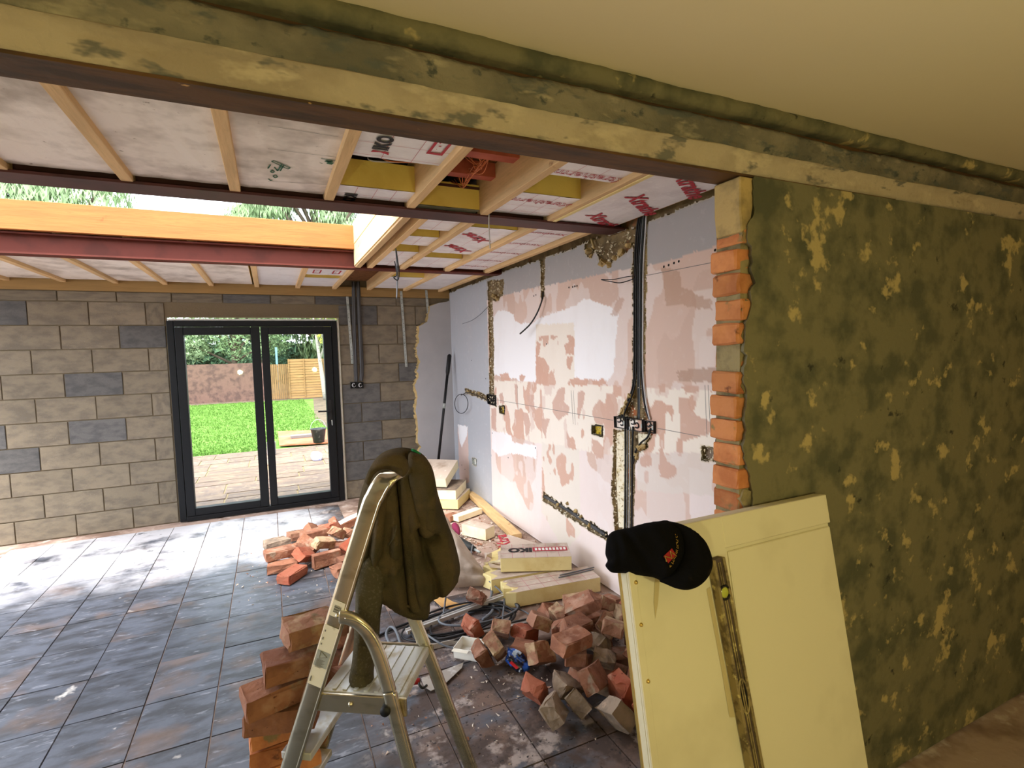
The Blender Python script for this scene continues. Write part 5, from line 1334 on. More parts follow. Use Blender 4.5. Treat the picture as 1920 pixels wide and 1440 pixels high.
em = [cs(1244, 1043, .006), cs(1260, 1028, .006), cs(1268, 1041, .006), cs(1253, 1056, .006)]
e = MB().add(em, [(0, 1, 2, 3)]).build('emblem', Mt['cap_red'], cap)
MB().tube([cs(1250, 1053, .009), cs(1247, 1043, .009), cs(1260, 1047, .009), cs(1257, 1034, .009), cs(1265, 1040, .009)], .0017, 5).build('emblem_stroke', Mt['cap_yellow'], e)
gl = MB()
for k in range(13):
    t = k / 12; px = 1268 + 7 * math.sin(t * 3.0) - 11 * t; py = 1003 + 58 * t
    c = cs(px, py, .008); w = .0028
    gl.tube([c + Vector((-w, 0, w)), c + Vector((w * (k % 3 - 1), 0, -w)), c + Vector((w, 0, w * (k % 2)))], .0008, 4)
o = gl.build('arched_lettering', Mt['cap_yellow'], e); o['kind'] = 'stuff'
# ================================================================== THINGS ON THE FLOOR
def F0(px, py, z=0.0): return on(px, py, Z=z)
def slab(name, label, cat, A, B, depth, th, foil=None, foam=None, tilt=0.0, rough_end=False, group=None, seed=0, grid=False):
    """rigid foam board: front bottom edge A-B, reaching back by depth, th thick; tilt lifts the back edge"""
    rr = random.Random(seed)
    u = (B - A); L = u.length; u.normalize(); v = Vector((0, 0, 1)).cross(u).normalized()
    v = (v * math.cos(tilt) + Vector((0, 0, 1)) * math.sin(tilt)); w = u.cross(v).normalized()
    t = thing(name, label, cat, (A + B) / 2 + v * depth / 2 - Vector((0, 0, 0)), group)
    n = 9
    left = [(-(rr.uniform(0, .07) if rough_end else 0), depth * i / n) for i in range(n + 1)]
    if rough_end: left[0] = (0, 0)
    pol = [(L, 0), (L, depth)] + [(x, y) for x, y in reversed(left)]
    lo = [A + u * x + v * y for x, y in pol]
    MB().prism(lo, (0, 0, 0), w * th).build('foam_core', foam or Mt['foam'], t, bevel=.002)
    tp = [A + u * (x + (rr.uniform(0, .05) if rough_end and i > 1 else 0)) + v * y + w * (th + .001) for i, (x, y) in enumerate(pol)]
    f = MB().prism(tp, (0, 0, 0), w * .001).build('foil_face', foil or Mt['foil_floor'], t)
    if grid:
        g = MB(); z = w * (th + .003)
        for k in range(1, 6): a = A + u * L * k / 6 + z; g.add([a - u * .0012, a + u * .0012, a + u * .0012 + v * depth, a - u * .0012 + v * depth], [(0, 1, 2, 3)])
        for k in (.33, .7): a = A + v * depth * k + z; g.add([a - v * .0012, a + u * L - v * .0012, a + u * L + v * .0012, a + v * .0012], [(0, 1, 2, 3)])
        o = g.build('printed_grid', Mt['ink_thin'], f); o['kind'] = 'stuff'
    return t, f, A, u, v, w, L
GI = 'insulation boards on the floor'
t, f, A, u, v, w, L = slab('insulation_board', 'long foam insulation board lying nearest the brick heap, wires on top', 'insulation board', F0(968, 1139, .002), F0(1126, 1109, .002), .20, .098, rough_end=True, group=GI, seed=2, grid=True)
for k in range(2):
    a = A + u * (.34 + .02 * k) + v * (.09 + .03 * k) + w * .106
    cable('loose_wire', 'short grey wire offcut lying on the long insulation board, ' + ('nearer the wall' if k else 'nearer the viewer'), [a, a + u * .12 + v * .012, a + u * .28 + v * .03], .004, Mt['cable_grey'])
# under board of the pair, broken end, and the printed board on it
rr = random.Random(5)
C5 = [(1.290, 3.20), (1.80, 3.135), (1.88, 3.66), (1.76, 3.95), (1.66, 3.86), (1.57, 3.70), (1.48, 3.66), (1.43, 3.53), (1.33, 3.45), (1.36, 3.36), (1.28, 3.33), (1.31, 3.26)]
t = thing('insulation_board', 'lower foam board with broken yellow end under the printed board', 'insulation board', (1.55, 3.5, 0), GI)
MB().prism([Vector((a, b, .002)) for a, b in C5], (0, 0, 0), (0, 0, .098)).build('foam_core', Mt['foam'], t, bevel=.003)
f = MB().prism([Vector((a + (.05 if i > 4 else 0), b - (.02 if i > 4 else 0), .1012)) for i, (a, b) in enumerate(C5)], (0, 0, 0), (0, 0, .001)).build('foil_face', Mt['foil_floor'], t)
pa, pb = F0(960, 1024, .104), F0(947, 1001, .104); uu = (pb - pa).normalized()
text('red_lettering', 'Xtra', .15, Mt['ink_red'], pa, uu, Vector((0, 0, 1)).cross(uu), f, .004)
t, f, A, u, v, w, L = slab('insulation_board', 'uppermost foam board with black and red printing by the wall', 'insulation board', F0(939, 1073, .112), F0(1072, 1069, .112), .26, .098, group=GI, seed=7, grid=True)
p = A + u * (L * .46) + v * .17 + w * .1025
text('black_lettering', 'IKO', .10, Mt['ink_black'], p, -u, -v, f, .006)
p = A + u * (L * .47) + v * .105 + w * .1025
MB().add([p, p + u * L * .5, p + u * L * .5 + v * .075, p + v * .075], [(0, 1, 2, 3)]).build('red_band', Mt['ink_red'], f)
bl = MB()
for k in range(9):
    q = p + u * L * (.03 + .052 * k) + w * .0006
    bl.add([q + v * .016, q + u * .017 + v * .016, q + u * .017 + v * .060, q + v * .060], [(0, 1, 2, 3)])
o = bl.build('band_letters', Mt['white_card'], f); o['kind'] = 'stuff'
# torn foil flaps on the broken end
R.seed(41)
for k in range(3):
    c = F0(910 + k * 12, 1046 + (k % 3) * 9, .115)
    pts = [c + Vector((R.uniform(-.07, .07), R.uniform(-.07, .07), R.uniform(-.02, .03))) for _ in range(5)]
    pts.sort(key=lambda q: math.atan2(q.y - c.y, q.x - c.x))
    o = MB().prism(pts, (0, 0, 0), (0, 0, .012)).build('foam_scrap', Mt['foam_pale'] if k % 2 else Mt['foil_floor'], None); tag(o, ('torn foil scrap nearest the sack', 'torn foam scrap on the broken board end', 'torn foil scrap against the printed board')[k], 'foam scrap', 'torn foam scraps')
# stack in the far corner
C0 = F0(859, 955, .002); D0 = F0(880, 934, .002); e = (D0 - C0); e.normalize(); fr = Vector((-e.y, e.x, 0))
def cstack(lab, z, ang, sh, tilt, foil, th=.10, dep=.46, ln=.55, foam=None):
    r_ = Matrix.Rotation(ang, 3, 'Z'); f_ = r_ @ fr
    B = C0 + Vector((0, 0, z)) + e * sh[0] + f_ * sh[1]; A = B + f_ * ln
    return slab('insulation_board', lab, 'insulation board', A, B, dep, th, foil, foam or Mt['foam_pale'], tilt, group=GI, seed=int(z * 100))
cstack('bottom foam board of the stack in the far corner', 0, 0, (0, 0), 0, Mt['foil_floor'], foam=Mt['foam'])
cstack('middle foam board with speckled grey face in the corner stack', .102, .05, (.0, .02), 0, Mt['stone_grey'])
cstack('top foam board leaning on the corner stack', .215, -.03, (.06, .14), .30, Mt['foil_floor'], dep=.42)
slab('insulation_board', 'narrow pale foam offcut lying beside the timber batten', 'insulation board', F0(860, 979, .002), F0(904, 963, .002), .09, .05, Mt['foam_pale'], Mt['foam_pale'], group=GI, seed=11)
slab('insulation_board', 'short thick foam block with pink printed face near the sack', 'insulation board', F0(866, 1003, .002), F0(911, 1014, .002), .13, .10, Mt['foil_floor'], Mt['foam_pale'], group=GI, seed=12)
A, B = F0(883, 925, .03), F0(969, 1006, .024)
o = MB().bar(A, B, .095, .045).build('timber_batten', Mt['batten'], bevel=.002); tag(o, 'pale timber batten lying along the foot of the stripped wall', 'batten')
o = MB().bar(F0(838, 972, .025), F0(856, 966, .025), .10, .05).build('brick_slip', Mt['brick']); tag(o, 'thin red brick slip beside the foam offcut', 'brick')
# sack
SP = F0(892, 1092, .0) + Vector((0, 0, .10))
z5 = lambda a, b: (780 + a * .20833, 840 + b * .20833)
me, ss = pillow([z5(*q) for q in ((230, 600), (290, 640), (330, 730), (400, 810), (470, 910), (540, 1010), (610, 1110), (650, 1190), (610, 1235), (500, 1245), (400, 1255), (320, 1240), (260, 1100), (220, 900), (210, 720))], SP, Vector((-.25, -.62, .75)), .10, .13, .014, [([z5(*q) for q in ((390, 1160), (480, 1170), (620, 1165))], .016, -.03), ([z5(*q) for q in ((370, 940), (420, 1040), (520, 1120))], .03, .02), ([z5(*q) for q in ((400, 900), (470, 1020), (560, 1090))], .012, -.012), ([z5(*q) for q in ((300, 700), (330, 860), (360, 1000))], .02, -.015)], .03, .6, seed=9)
o = finish(me, 'plastic_sack', Mt['sack'], None, True); tag(o, 'dusty beige plastic sack slumped behind the jacket', 'sack')
# power tool and cloth
t = thing('power_tool', 'black hand tool lying between the sack and foam block', 'tool', F0(872, 1026, 0))
a, b = F0(852, 1010, .07), F0(890, 1030, .05); d = (b - a).normalized()
MB().tube([a, a.lerp(b, .2), a.lerp(b, .7), b], [.028, .036, .032, .02], 10).build('housing', Mt['tool_black'], t, True)
MB().tube([b, b + d * .07], .010, 8).build('nose', Mt['galv'], t, True)
MB().tube([a.lerp(b, .45), a.lerp(b, .55) + Vector((-.04, -.10, -.03))], [.022, .018], 8).build('handle', Mt['tool_black'], t, True)
for k in range(5): MB().box(a.lerp(b, .25 + .1 * k) + Vector((-.004, -.037, -.008)), a.lerp(b, .25 + .1 * k) + Vector((.004, -.030, .012))).build('vent', Mt['trunk_grey'], t)
me, _ = pillow([(847, 982), (856, 981), (862, 990), (862, 1003), (855, 999), (848, 991)], F0(855, 1003, .05), Vector((-.2, -.6, .8)), .03, .03, .01, wob=.02); o = finish(me, 'glove', Mt['maroon'], None, True); tag(o, 'crumpled maroon work glove beside the thick foam block', 'glove')
# cables on the floor
R.seed(51)
cc = F0(868, 1172, 0)
pts = []
for k in range(100):
    a = k * .36; r1 = .30 + .05 * math.sin(k * .11); r2 = .16 + .03 * math.cos(k * .17)
    pts.append(cc + Vector((math.cos(a) * r1 + .05 * math.sin(k * .05), math.sin(a) * r2 + .04 * math.cos(k * .06), .010 + .022 * abs(math.sin(k * .13)))))
o = MB().tube(curve_pts(pts, 3), .0065, 6).build('coiled_cable', Mt['cable_black'], None, True); tag(o, 'tangled coil of dark cable on the floor behind the ladder', 'cable')
pts = []
for k in range(60):
    a = k * .40 + 1; pts.append(cc + Vector((.12 + math.cos(a) * .26, .03 + math.sin(a) * .13, .014 + .03 * abs(math.sin(k * .21)))))
o = MB().tube(curve_pts(pts, 3), .006, 6).build('coiled_cable', Mt['cable_grey'], None, True); tag(o, 'grey cable looped over the dark tangled coil', 'cable')
cable('grey_flex', 'grey flex trailing from the printed board down to the grey channel', [F0(886, 1022, .09), F0(884, 1042, .10), F0(900, 1062, .10), F0(918, 1090, .06), F0(935, 1105, .05), F0(945, 1120, .03), F0(944, 1145, .03), F0(940, 1170, .04), F0(930, 1192, .03)], .006, Mt['cable_grey'])
cable('grey_flex', 'thick grey flex looping past the brown half brick', [F0(921, 1098, .02), F0(922, 1115, .02), F0(917, 1130, .02), F0(925, 1138, .02), F0(920, 1150, .02), F0(905, 1162, .015)], .010, Mt['cable_grey'])
cable('grey_flex', 'thin grey flex running over the dusty screed beside the long board', [F0(905, 1138, .015), F0(940, 1140, .015), F0(975, 1143, .012), F0(1000, 1157, .010)], .005, Mt['cable_grey'])
cable('grey_flex', 'grey flex with white plug end standing behind the ladder leg', [F0(836, 1118, .12), F0(834, 1135, .06), F0(833, 1152, .02), F0(850, 1160, .015)], .006, Mt['cable_grey'])
cable('grey_flex', 'blue grey loop of flex seen between the jacket and ladder leg', [F0(735, 1215, .01), F0(724, 1190, .03), F0(732, 1176, .05), F0(742, 1182, .05), F0(752, 1210, .01)], .008, Mt['cable_grey'])
cable('grey_flex', 'grey flex crossing the floor in front of the pale channel', [F0(795, 1186, .03), F0(815, 1200, .05), F0(835, 1211, .03), F0(856, 1216, .01)], .006, Mt['cable_grey'])
cable('black_flex', 'black cable stretched across the slate behind the jacket sleeve', [F0(705, 1195, .01), F0(740, 1178, .012), F0(790, 1160, .012), F0(850, 1145, .012)], .008, Mt['cable_black'])
cable('black_flex', 'black cable running along the pale floor channel', [F0(800, 1198, .012), F0(850, 1190, .012), F0(880, 1180, .012)], .010, Mt['cable_black'])
# metal channels
def channel(name, label, a, b, w, h, m, line=None):
    t = thing(name, label, 'channel', a)
    MB().bar(a, b, w, h).build('web', m, t, bevel=.002)
    d = (b - a).normalized(); x = d.cross(Vector((0, 0, 1))).normalized()
    for s in (-1, 1): MB().bar(a + x * s * w * .42 + Vector((0, 0, h * .7)), b + x * s * w * .42 + Vector((0, 0, h * .7)), w * .14, h * .6).build('lip', line if (line and s < 0) else m, t)
    return t
channel('metal_channel', 'bright aluminium channel propped across the coiled cable', F0(762, 1186, .03), F0(948, 1117, .035), .035, .016, Mt['trunk_white'])
channel('metal_channel', 'long grey channel lying across the floor towards the brick heap', F0(800, 1213, .014), F0(1084, 1146, .014), .05, .020, Mt['trunk_grey'], Mt['conduit'])
o = MB().prism([F0(a, b, .012) for a, b in ((808, 1121), (836, 1122), (850, 1130), (866, 1134), (880, 1131), (874, 1140), (850, 1144), (828, 1138))], (0, 0, 0), (0, 0, .006)).build('cardboard_scrap', Mt['cardboard']); tag(o, 'torn tan cardboard scrap below the jacket hem', 'cardboard')
# white carton, open
c = F0(881, 1226, 0)
t = thing('carton', 'small open white card box beside the brick heap', 'box', c)
ry = Matrix.Translation(c) @ Matrix.Rotation(-.75, 4, 'Z')
MB().box((-.07, -.06, 0), (.07, .06, .003), ry).build('base', Mt['white_card'], t)
for lo, hi in (((-.07, -.06, 0), (.07, -.057, .055)), ((-.07, .057, 0), (.07, .06, .06)), ((-.07, -.06, 0), (-.067, .06, .06)), ((.067, -.06, 0), (.07, .06, .05))): MB().box(lo, hi, ry).build('side', Mt['white_card'], t)
MB().box((-.07, -.085, .052), (.02, -.058, .054), ry).build('flap', Mt['paper'], t)
# crisp packet style wrapper
me, ps = pillow([(952, 1213), (966, 1216), (980, 1224), (988, 1237), (993, 1250), (990, 1258), (971, 1261), (960, 1252), (953, 1245), (947, 1237), (951, 1226)], F0(971, 1259, 0) + Vector((0, 0, .055)), Vector((-.25, -.7, .65)), .022, .03, .006, [([(955, 1220), (968, 1236), (985, 1248)], .01, -.01)], .02, .9, seed=12)
pk = thing('snack_wrapper', 'crumpled shiny blue wrapper with red stripe on the brick heap', 'wrapper', F0(971, 1259, 0))
finish(me, 'foil_bag', Mt['packet'], pk, True)
MB().add([ps(955, 1243, .004), ps(959, 1239, .004), ps(973, 1252, .004), ps(968, 1255, .004)], [(0, 1, 2, 3)]).build('red_stripe', Mt['packet_red'], pk)
# trowel
t = thing('trowel', 'pointing trowel with red handle lying behind the ladder leg', 'trowel', F0(815, 1275, 0))
MB().prism([F0(a, b, .012) for a, b in ((869, 1243), (866, 1253), (831, 1286), (808, 1296), (795, 1288), (790, 1272), (830, 1258))], (0, 0, 0), (0, 0, .003)).build('blade', Mt['steel_blade'], t)
MB().tube(curve_pts([F0(800, 1285, .016), F0(792, 1290, .03), F0(786, 1283, .05), F0(787, 1276, .055)], 4), .006, 8).build('tang', Mt['tool_black'], t, True)
MB().tube([F0(787, 1277, .055), F0(772, 1278, .055), F0(752, 1282, .055)], [.014, .017, .014], 10).build('handle', Mt['tool_red'], t, True)
o = MB().tube(curve_pts([F0(470, 1306, .012), F0(502, 1284, .012), F0(526, 1252, .012), F0(533, 1240, .03)], 4), .013, 8).build('crowbar', Mt['tool_red'], None, True); tag(o, 'red steel crowbar on the slate beside the stacked bricks', 'crowbar')

# ---- bricks
SEEDS = {}
def get_me(kind, L_, v):
    k = (kind, L_, v)
    if k not in SEEDS:
        SEEDS[k] = brick_mesh('brick', L_, .105, .068, .0048, 0 if v == 0 else (1 if v < 3 else 2), 100 + v * 7 + int(L_ * 1000), 2, Mt[kind])
    return SEEDS[k]
def brick(px, py, z, L_, rot, label, group, kind='brick', v=0, sc=1.0, Y=None, nm='loose_brick', cat='brick'):
    p = on(px, py, Y=Y) if Y else F0(px, py, z)
    o = piece(nm, get_me(kind, L_, v), None, p, tuple(math.radians(a) for a in rot), (sc, sc, sc))
    return tag(o, label, cat, group)
G1 = 'brick heap beside the cream door leaf'
S1 = 'broken brick in the heap beside the cream door leaf'
for a in (
    (894, 1131, .045, .13, (20, 35, 60), 'brown half brick lying on the aluminium channel', 'brick', 4), (885, 1186, .05, .12, (10, 60, 30), 'orange half brick standing on end behind the white box', 'brick_bright', 3),
    (952, 1192, .05, .15, (15, 40, 70), 'dark brown half brick behind the blue wrapper', 'brick_mortar', 4), (990, 1193, .04, .12, (0, 20, 20), 'small bright orange brick piece behind the blue wrapper', 'brick_bright', 2),
    (1014, 1190, .05, .15, (25, 10, 80), 'pale streaked half brick at the back of the heap', 'brick_mortar', 3), (1033, 1167, .045, .11, (30, 20, 10), 'small brick piece at the very back edge by the grey channel', 'brick', 4),
    (1048, 1192, .055, .17, (10, 75, 20), 'half brick standing on end with mortared face', 'brick_mortar', 1), (1068, 1201, .055, .17, (0, 70, 50), 'orange brick standing on end beside the mortared one', 'brick', 2),
    (975, 1210, .05, .15, (5, 10, 50), 'pink-topped brick right behind the blue wrapper', 'brick', 1), (929, 1229, .075, .20, (50, 40, 60), 'large cracked half brick left of the blue wrapper', 'brick_mortar', 3),
    (908, 1238, .05, .12, (20, 60, 20), 'small orange brick touching the white box', 'brick', 3), (1014, 1234, .06, .15, (60, 20, 20), 'mortar crusted brick right of the blue wrapper', 'brick_mortar', 4),
    (1106, 1147, .11, .19, (10, -8, -20), 'whole brick on top of the heap near the wall', 'brick_mortar', 1), (1144, 1152, .10, .16, (30, 30, 40), 'brick piece behind the heap top beside the long foam board', 'brick', 3), (1142, 1128, .07, .17, (0, 10, 20), 'brick half hidden behind the door leaf edge near the wall', 'brick', 1), (1160, 1142, .10, .15, (40, 20, 70), 'bright brick corner against the door leaf near the wall', 'brick_bright', 3),
    (1104, 1184, .13, .20, (25, -30, -50), 'big tilted brick on top in the middle of the heap', 'brick', 1), (1125, 1168, .07, .15, (0, 30, 20), 'grey-faced brick below the heap\'s top brick', 'brick_mortar', 4), (1157, 1186, .11, .17, (10, 15, -15), 'mortared brick lying against the door leaf edge', 'brick_mortar', 1), (1137, 1206, .06, .16, (30, 0, 40), 'dark brick wedged under the tilted middle brick', 'brick_mortar', 4),
    (1162, 1218, .09, .15, (20, 60, 60), 'upright brick beside the door leaf\'s middle', 'brick', 2), (1091, 1210, .08, .17, (5, 5, 10), 'flat brick below the big tilted one', 'brick', 2), (1088, 1229, .05, .13, (10, 60, 40), 'small bright brick under the flat middle one', 'brick_bright', 3), (1111, 1229, .08, .14, (10, 20, 50), 'blocky half brick with pale corner mid heap', 'brick_mortar', 1),
    (1167, 1246, .08, .19, (30, 30, 50), 'brown brick sloping against the door leaf', 'brick', 4), (1098, 1252, .065, .18, (0, -5, 25), 'orange pitted brick lying in front of the blocky half', 'brick', 1), (1071, 1272, .06, .19, (5, 5, 15), 'cracked brown brick at the front edge of the heap', 'brick', 1), (1102, 1266, .05, .13, (0, 10, 60), 'half-buried brick between the pitted orange and cracked ones', 'brick', 2),
    (1052, 1306, .04, .13, (20, 50, 50), 'pitted pink brick piece at the front corner of the heap', 'brick_bright', 3), (1113, 1295, .075, .19, (55, 20, 40), 'wedge shaped brick with clean pink top at the heap front', 'brick', 3), (1153, 1297, .085, .17, (10, 80, 10), 'bright orange pitted brick standing on end in front', 'brick_bright', 1), (1176, 1290, .07, .18, (20, 50, 60), 'leaning brick beside the standing orange one', 'brick', 4), (1178, 1322, .06, .17, (40, 20, 30), 'bright brick piece at the foot of the door leaf', 'brick_bright', 3), (1135, 1262, .03, .18, (0, 0, 30), 'buried brick in front of the brown sloping one', 'brick', 2), (1128, 1215, .03, .18, (0, 5, 80), 'buried mortared brick beneath the blocky half', 'brick_mortar', 2), (1150, 1240, .03, .18, (0, 0, -20), 'buried brick beside the door leaf, mid heap', 'brick', 1), (1120, 1190, .035, .19, (0, 4, 15), 'whole brick buried under the heap\'s middle', 'brick', 0), (1150, 1170, .035, .19, (0, 0, 60), 'whole brick buried under the heap\'s back', 'brick', 0)):
    brick(a[0], a[1], a[2], a[3], a[4], a[5], G1, a[6], a[7])
for a in ((1082, 1300, .03, .13, 'rounded grey stone between the cracked and wedge bricks', 3), (1065, 1325, .04, .12, 'grey rubble lump at the front of the heap', 4), (1149, 1331, .04, .14, 'grey rubble lump in front of the standing orange brick', 3), (1080, 1326, .03, .09, 'small grey chip beside the front rubble lump', 4), (1132, 1236, .07, .07, 'small pale stone among the bricks', 3), (1140, 1248, .06, .06, 'tiny brown stone among the bricks', 4)):
    brick(a[0], a[1], a[2], a[3], (R.uniform(0, 60), R.uniform(0, 60), R.uniform(0, 90)), a[4], 'grey rubble in the brick heap', 'stone_grey', a[5], nm='rubble_stone', cat='stone')
G2 = 'brick heap on the slate near the glazed door'
S2 = 'dusty brick in the heap near the glazed door'
for a in (
    (525, 1040, .10, .215, (0, 0, 10), 'whole brick at the left top of the door-side heap', 'brick', 0), (531, 1062, .036, .215, (0, 0, -5), 'brick under the whole one at the left', 'brick', 1), (551, 1076, .036, .215, (0, 0, 50), 'clean red brick lying loose on the slate', 'brick_bright', 0),
    (578, 1040, .10, .19, (40, 20, 60), 'bright orange brick tilted on the heap', 'brick_bright', 1), (617, 1052, .036, .215, (85, 0, 12), 'long dark brick lying on its side at the heap front', 'brick', 0), (606, 1023, .12, .18, (10, 15, 30), 'pale mortared half brick above the dark one', 'brick_mortar', 1),
    (573, 1018, .10, .18, (20, 25, -40), 'brown tilted brick on the heap', 'brick', 2), (637, 1068, .036, .13, (0, 0, 30), 'half brick beside the ladder rail', 'brick', 3), (651, 1020, .10, .215, (35, -20, 30), 'bright red brick beside the ladder rail', 'brick_bright', 0), (632, 1008, .11, .17, (20, 30, 70), 'brick with green paint smear', 'brick_mortar', 4),
    (527, 1015, .05, .20, (5, 0, 15), 'crumbling mortar lump at the back left', 'stone_grey', 4), (556, 1004, .05, .20, (0, 5, 25), 'mortared brick at the back edge of the door-side heap', 'brick_mortar', 3), (589, 998, .08, .14, (30, 30, 30), 'small tilted brick on the back of the door-side heap', 'brick', 3), (606, 992, .05, .17, (0, 0, 5), 'bright brick lying flat at the back of the door-side heap', 'brick_bright', 2), (630, 990, .08, .15, (20, 60, 20), 'pink brick standing at the back of the door-side heap', 'brick_bright', 1), (653, 980, .06, .30, (0, -8, 30), 'long brick slab with white painted top at the back', 'brick', 1), (660, 1006, .06, .18, (0, 20, 10), 'brick next to the ladder rail below the white topped slab', 'brick_mortar', 2), (590, 1018, .036, .21, (0, 0, 20), 'buried brick under the middle of the door-side heap', 'brick', 0), (560, 1030, .036, .21, (0, 0, 40), 'buried brick under the orange tilted one', 'brick', 0), (640, 1030, .036, .21, (0, 0, 70), 'buried brick below the bright red one', 'brick', 0), (655, 1048, .036, .2, (0, 0, 15), 'buried dark brick beside the half brick at the ladder rail', 'brick', 1)):
    brick(a[0], a[1], a[2], a[3], a[4], a[5], G2, a[6], a[7])
p = F0(653, 974, .097); o = MB().add([p + Vector((-.13, -.055, -.005)), p + Vector((.12, .02, .03)), p + Vector((.09, .10, .03)), p + Vector((-.16, .03, -.005))], [(0, 1, 2, 3)])
# stack beside the ladder, lit by the warm lamp
G3 = 'brick stack beside the stepladder'
for px, py, Y, L_, rot, lab, kind, v in (
    (590, 1186, 1.84, .20, (8, 4, 16), 'rough topmost brick of the stack beside the ladder', 'brick_mortar', 3), (562, 1246, 1.80, .215, (0, 2, 8), 'second brick down of the stack beside the ladder', 'brick', 1), (552, 1288, 1.80, .215, (0, -1, 12), 'third brick down of the stack beside the ladder', 'brick', 0), (532, 1327, 1.80, .215, (0, 0, -14), 'fourth brick down, jutting left of the stack', 'brick', 2),
    (650, 1194, 2.02, .17, (0, 0, 30), 'brick behind the ladder rail at the stack top', 'brick', 1), (640, 1222, 1.98, .215, (0, 0, -10), 'flat brick under the one behind the ladder rail', 'brick_mortar', 1), (638, 1262, 1.84, .19, (10, 25, 40), 'tilted brick resting on the ladder platform edge', 'brick', 3)):
    brick(px, py, 0, L_, rot, lab, G3, kind, v, 1.0, Y)
zz = on(532, 1327, Y=1.80).z - .071; k = 0
while zz > .03:
    for dx in (0,):
        o = piece('loose_brick', get_me('brick_pier', .215, 0), None, (on(545, 1327, Y=1.80).x - .02 + dx - .115 * (k % 2) * 0 + R.uniform(-.01, .01), 1.93, zz), (0, 0, R.uniform(-.08, .08)))
        tag(o, 'brick of the stack beside the ladder, ' + ('fifth', 'sixth', 'seventh', 'eighth', 'ninth', 'tenth', 'eleventh')[min(k, 6)] + ' course from its top', 'brick', G3)
    zz -= .071; k += 1
# ---- dust, chips and crumbs
rs = np.random.RandomState(77)
db = MB()
def chip(x, y, z, s):
    q = rs.normal(size=(4, 3)); q /= np.linalg.norm(q, axis=1)[:, None]; q = q * s * np.array([1, 1, .6]); q[:, 2] += z + s * .4
    db.add([(x + a, y + b, c) for a, b, c in q], [(0, 1, 2), (0, 3, 1), (0, 2, 3), (1, 3, 2)])
for _ in range(2600):
    r = rs.rand()
    if r < .45: x = 2.03 - abs(rs.normal()) * .22; y = rs.uniform(2.5, 5.9)
    elif r < .75: x = rs.uniform(.7, 1.9); y = rs.uniform(2.0, 4.6)
    elif r < .9: x = rs.uniform(-.3, 1.0); y = rs.uniform(3.8, 5.2)
    else: x = rs.uniform(.3, 1.5); y = rs.uniform(1.7, 2.6)
    if x > 2.03: continue
    chip(x, y, -.011 if x > 1.2 else 0, .003 + .012 * rs.rand() ** 3)
for _ in range(500):
    x = 1.55 + rs.normal() * .16; y = 4.35 + rs.normal() * .28
    if x < 2.03: chip(x, y, -.01, .006 + .022 * rs.rand() ** 2)
for _ in range(260):
    x = 1.85 + rs.normal() * .08; y = 2.75 + rs.normal() * .15
    if x < 2.03: chip(x, y, -.01, .006 + .016 * rs.rand() ** 2)
o = db.build('rubble_debris', Mt['debris']); tag(o, 'plaster chips and mortar crumbs scattered over the floor', 'debris', kind='stuff')
for o in bpy.data.objects:
    if '_o' in o: del o['_o']
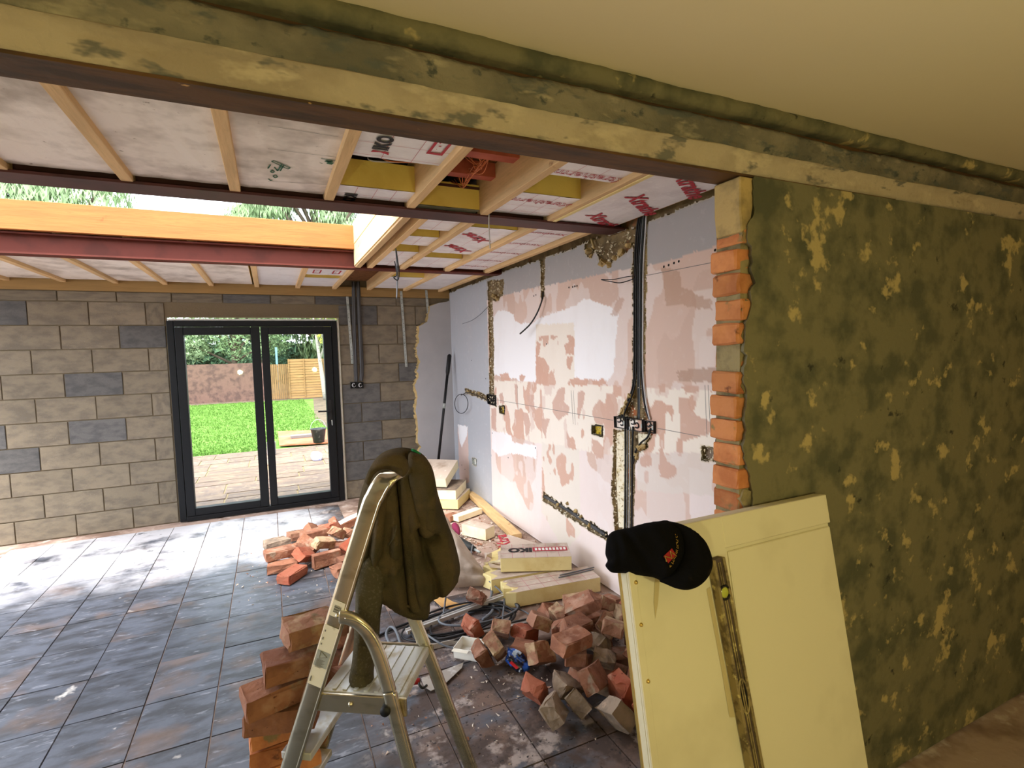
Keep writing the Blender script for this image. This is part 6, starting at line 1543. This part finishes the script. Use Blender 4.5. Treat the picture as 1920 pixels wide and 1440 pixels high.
# ---- resting places of the loose bricks and stones (settled so that none runs through another)
REST = [
    (1.1257, 3.0468, 0.0863), (0.9713, 2.7229, 0.0800), (1.1066, 2.6184, 0.0896), (1.2345, 2.5675, 0.0591), (1.3168, 2.5548, 0.1162), (1.4434, 2.6501, 0.0790),
    (1.4427, 2.5218, 0.0985), (1.3824, 2.4073, 0.0982), (1.1429, 2.4262, 0.0568), (0.9875, 2.4224, 0.1194), (0.9186, 2.4409, 0.0840), (1.1937, 2.3068, 0.0898),
    (1.6386, 2.6348, 0.1149), (1.7936, 2.3802, 0.0953), (1.8522, 2.6419, 0.0544), (1.9027, 2.4690, 0.1075), (1.4998, 2.3745, 0.2497), (1.6902, 2.4784, 0.1733),
    (1.7128, 2.2205, 0.1961), (1.6035, 2.2838, 0.1544), (1.6561, 2.1100, 0.1619), (1.3790, 2.2603, 0.2046), (1.3536, 2.2926, 0.0848), (1.5368, 2.1418, 0.2218),
    (1.5623, 1.9956, 0.1390), (1.3429, 2.1298, 0.0469), (1.2646, 2.1094, 0.2341), (1.3053, 2.1394, 0.1392), (1.0309, 2.0646, 0.0896), (1.2755, 1.9386, 0.1444),
    (1.3663, 1.8421, 0.0960), (1.4832, 1.8772, 0.1091), (1.4255, 1.7174, 0.0934), (1.4367, 2.0250, 0.0388), (1.5649, 2.3259, 0.0467), (1.5553, 2.1567, 0.0389),
    (1.5594, 2.4313, 0.1186), (1.7202, 2.4768, 0.0373), (-0.0054, 4.4165, 0.1138), (0.0132, 4.3230, 0.0381), (0.0737, 4.1222, 0.0386), (0.1671, 4.3335, 0.0970),
    (0.3282, 4.2563, 0.0613), (0.3139, 4.4008, 0.1449), (0.2102, 4.5596, 0.0943), (0.4047, 4.0301, 0.0394), (0.5476, 4.3573, 0.1101), (0.4460, 4.5899, 0.1456),
    (-0.0233, 4.8755, 0.0438), (0.1609, 4.9995, 0.0478), (0.2809, 4.9028, 0.0921), (0.3658, 5.0564, 0.0391), (0.4723, 4.9148, 0.0964), (0.6169, 5.1072, 0.0603),
    (0.6002, 4.7227, 0.0681), (0.2731, 4.7570, 0.1117), (0.1265, 4.6667, 0.0378), (0.4369, 4.4889, 0.0378), (0.5042, 4.1907, 0.0397), (0.0925, 1.8402, 0.7361),
    (0.0379, 1.8000, 0.6533), (-0.0235, 1.7912, 0.5742), (-0.0200, 1.7974, 0.4924), (0.2128, 2.0200, 0.6004), (0.1911, 2.0036, 0.5236), (0.2062, 1.8258, 0.5217),
    (-0.0257, 1.9319, 0.4483), (-0.0168, 1.9300, 0.3725), (-0.0228, 1.9300, 0.2967), (-0.0190, 1.9300, 0.2210), (-0.0078, 1.9300, 0.1452), (-0.0225, 1.9300, 0.0694),
    (1.1783, 2.0320, 0.0802), (1.0476, 1.9050, 0.0824), (1.2690, 1.7537, 0.0942), (1.1652, 1.8942, 0.0839), (1.4579, 2.1519, 0.1513), (1.4187, 2.0565, 0.1366),
]
loose = [o for o in bpy.data.objects if o.name.split('.')[0] in ('loose_brick', 'rubble_stone')]
for o, q in zip(loose, REST): o.location = q
for o in loose:
    pt = None
    if 'white painted top' in o['label']: pt = ('white_paint', Mt['white_card'], [(-.13, -.04), (.12, -.045), (.135, .03), (.02, .045), (-.12, .035)])
    if 'green paint' in o['label']: pt = ('green_paint', Mt['green_tape'], [(-.05, -.03), (-.01, -.04), (.0, .03), (-.03, .04)])
    if pt:
        zt = max(v.co.z for v in o.data.vertices) + .0008
        me = bpy.data.meshes.new(pt[0]); me.from_pydata([(a, b, zt) for a, b in pt[2]], [], [tuple(range(len(pt[2])))]); me.materials.append(pt[1])
        c = bpy.data.objects.new(pt[0], me); COL.objects.link(c); c.parent = o
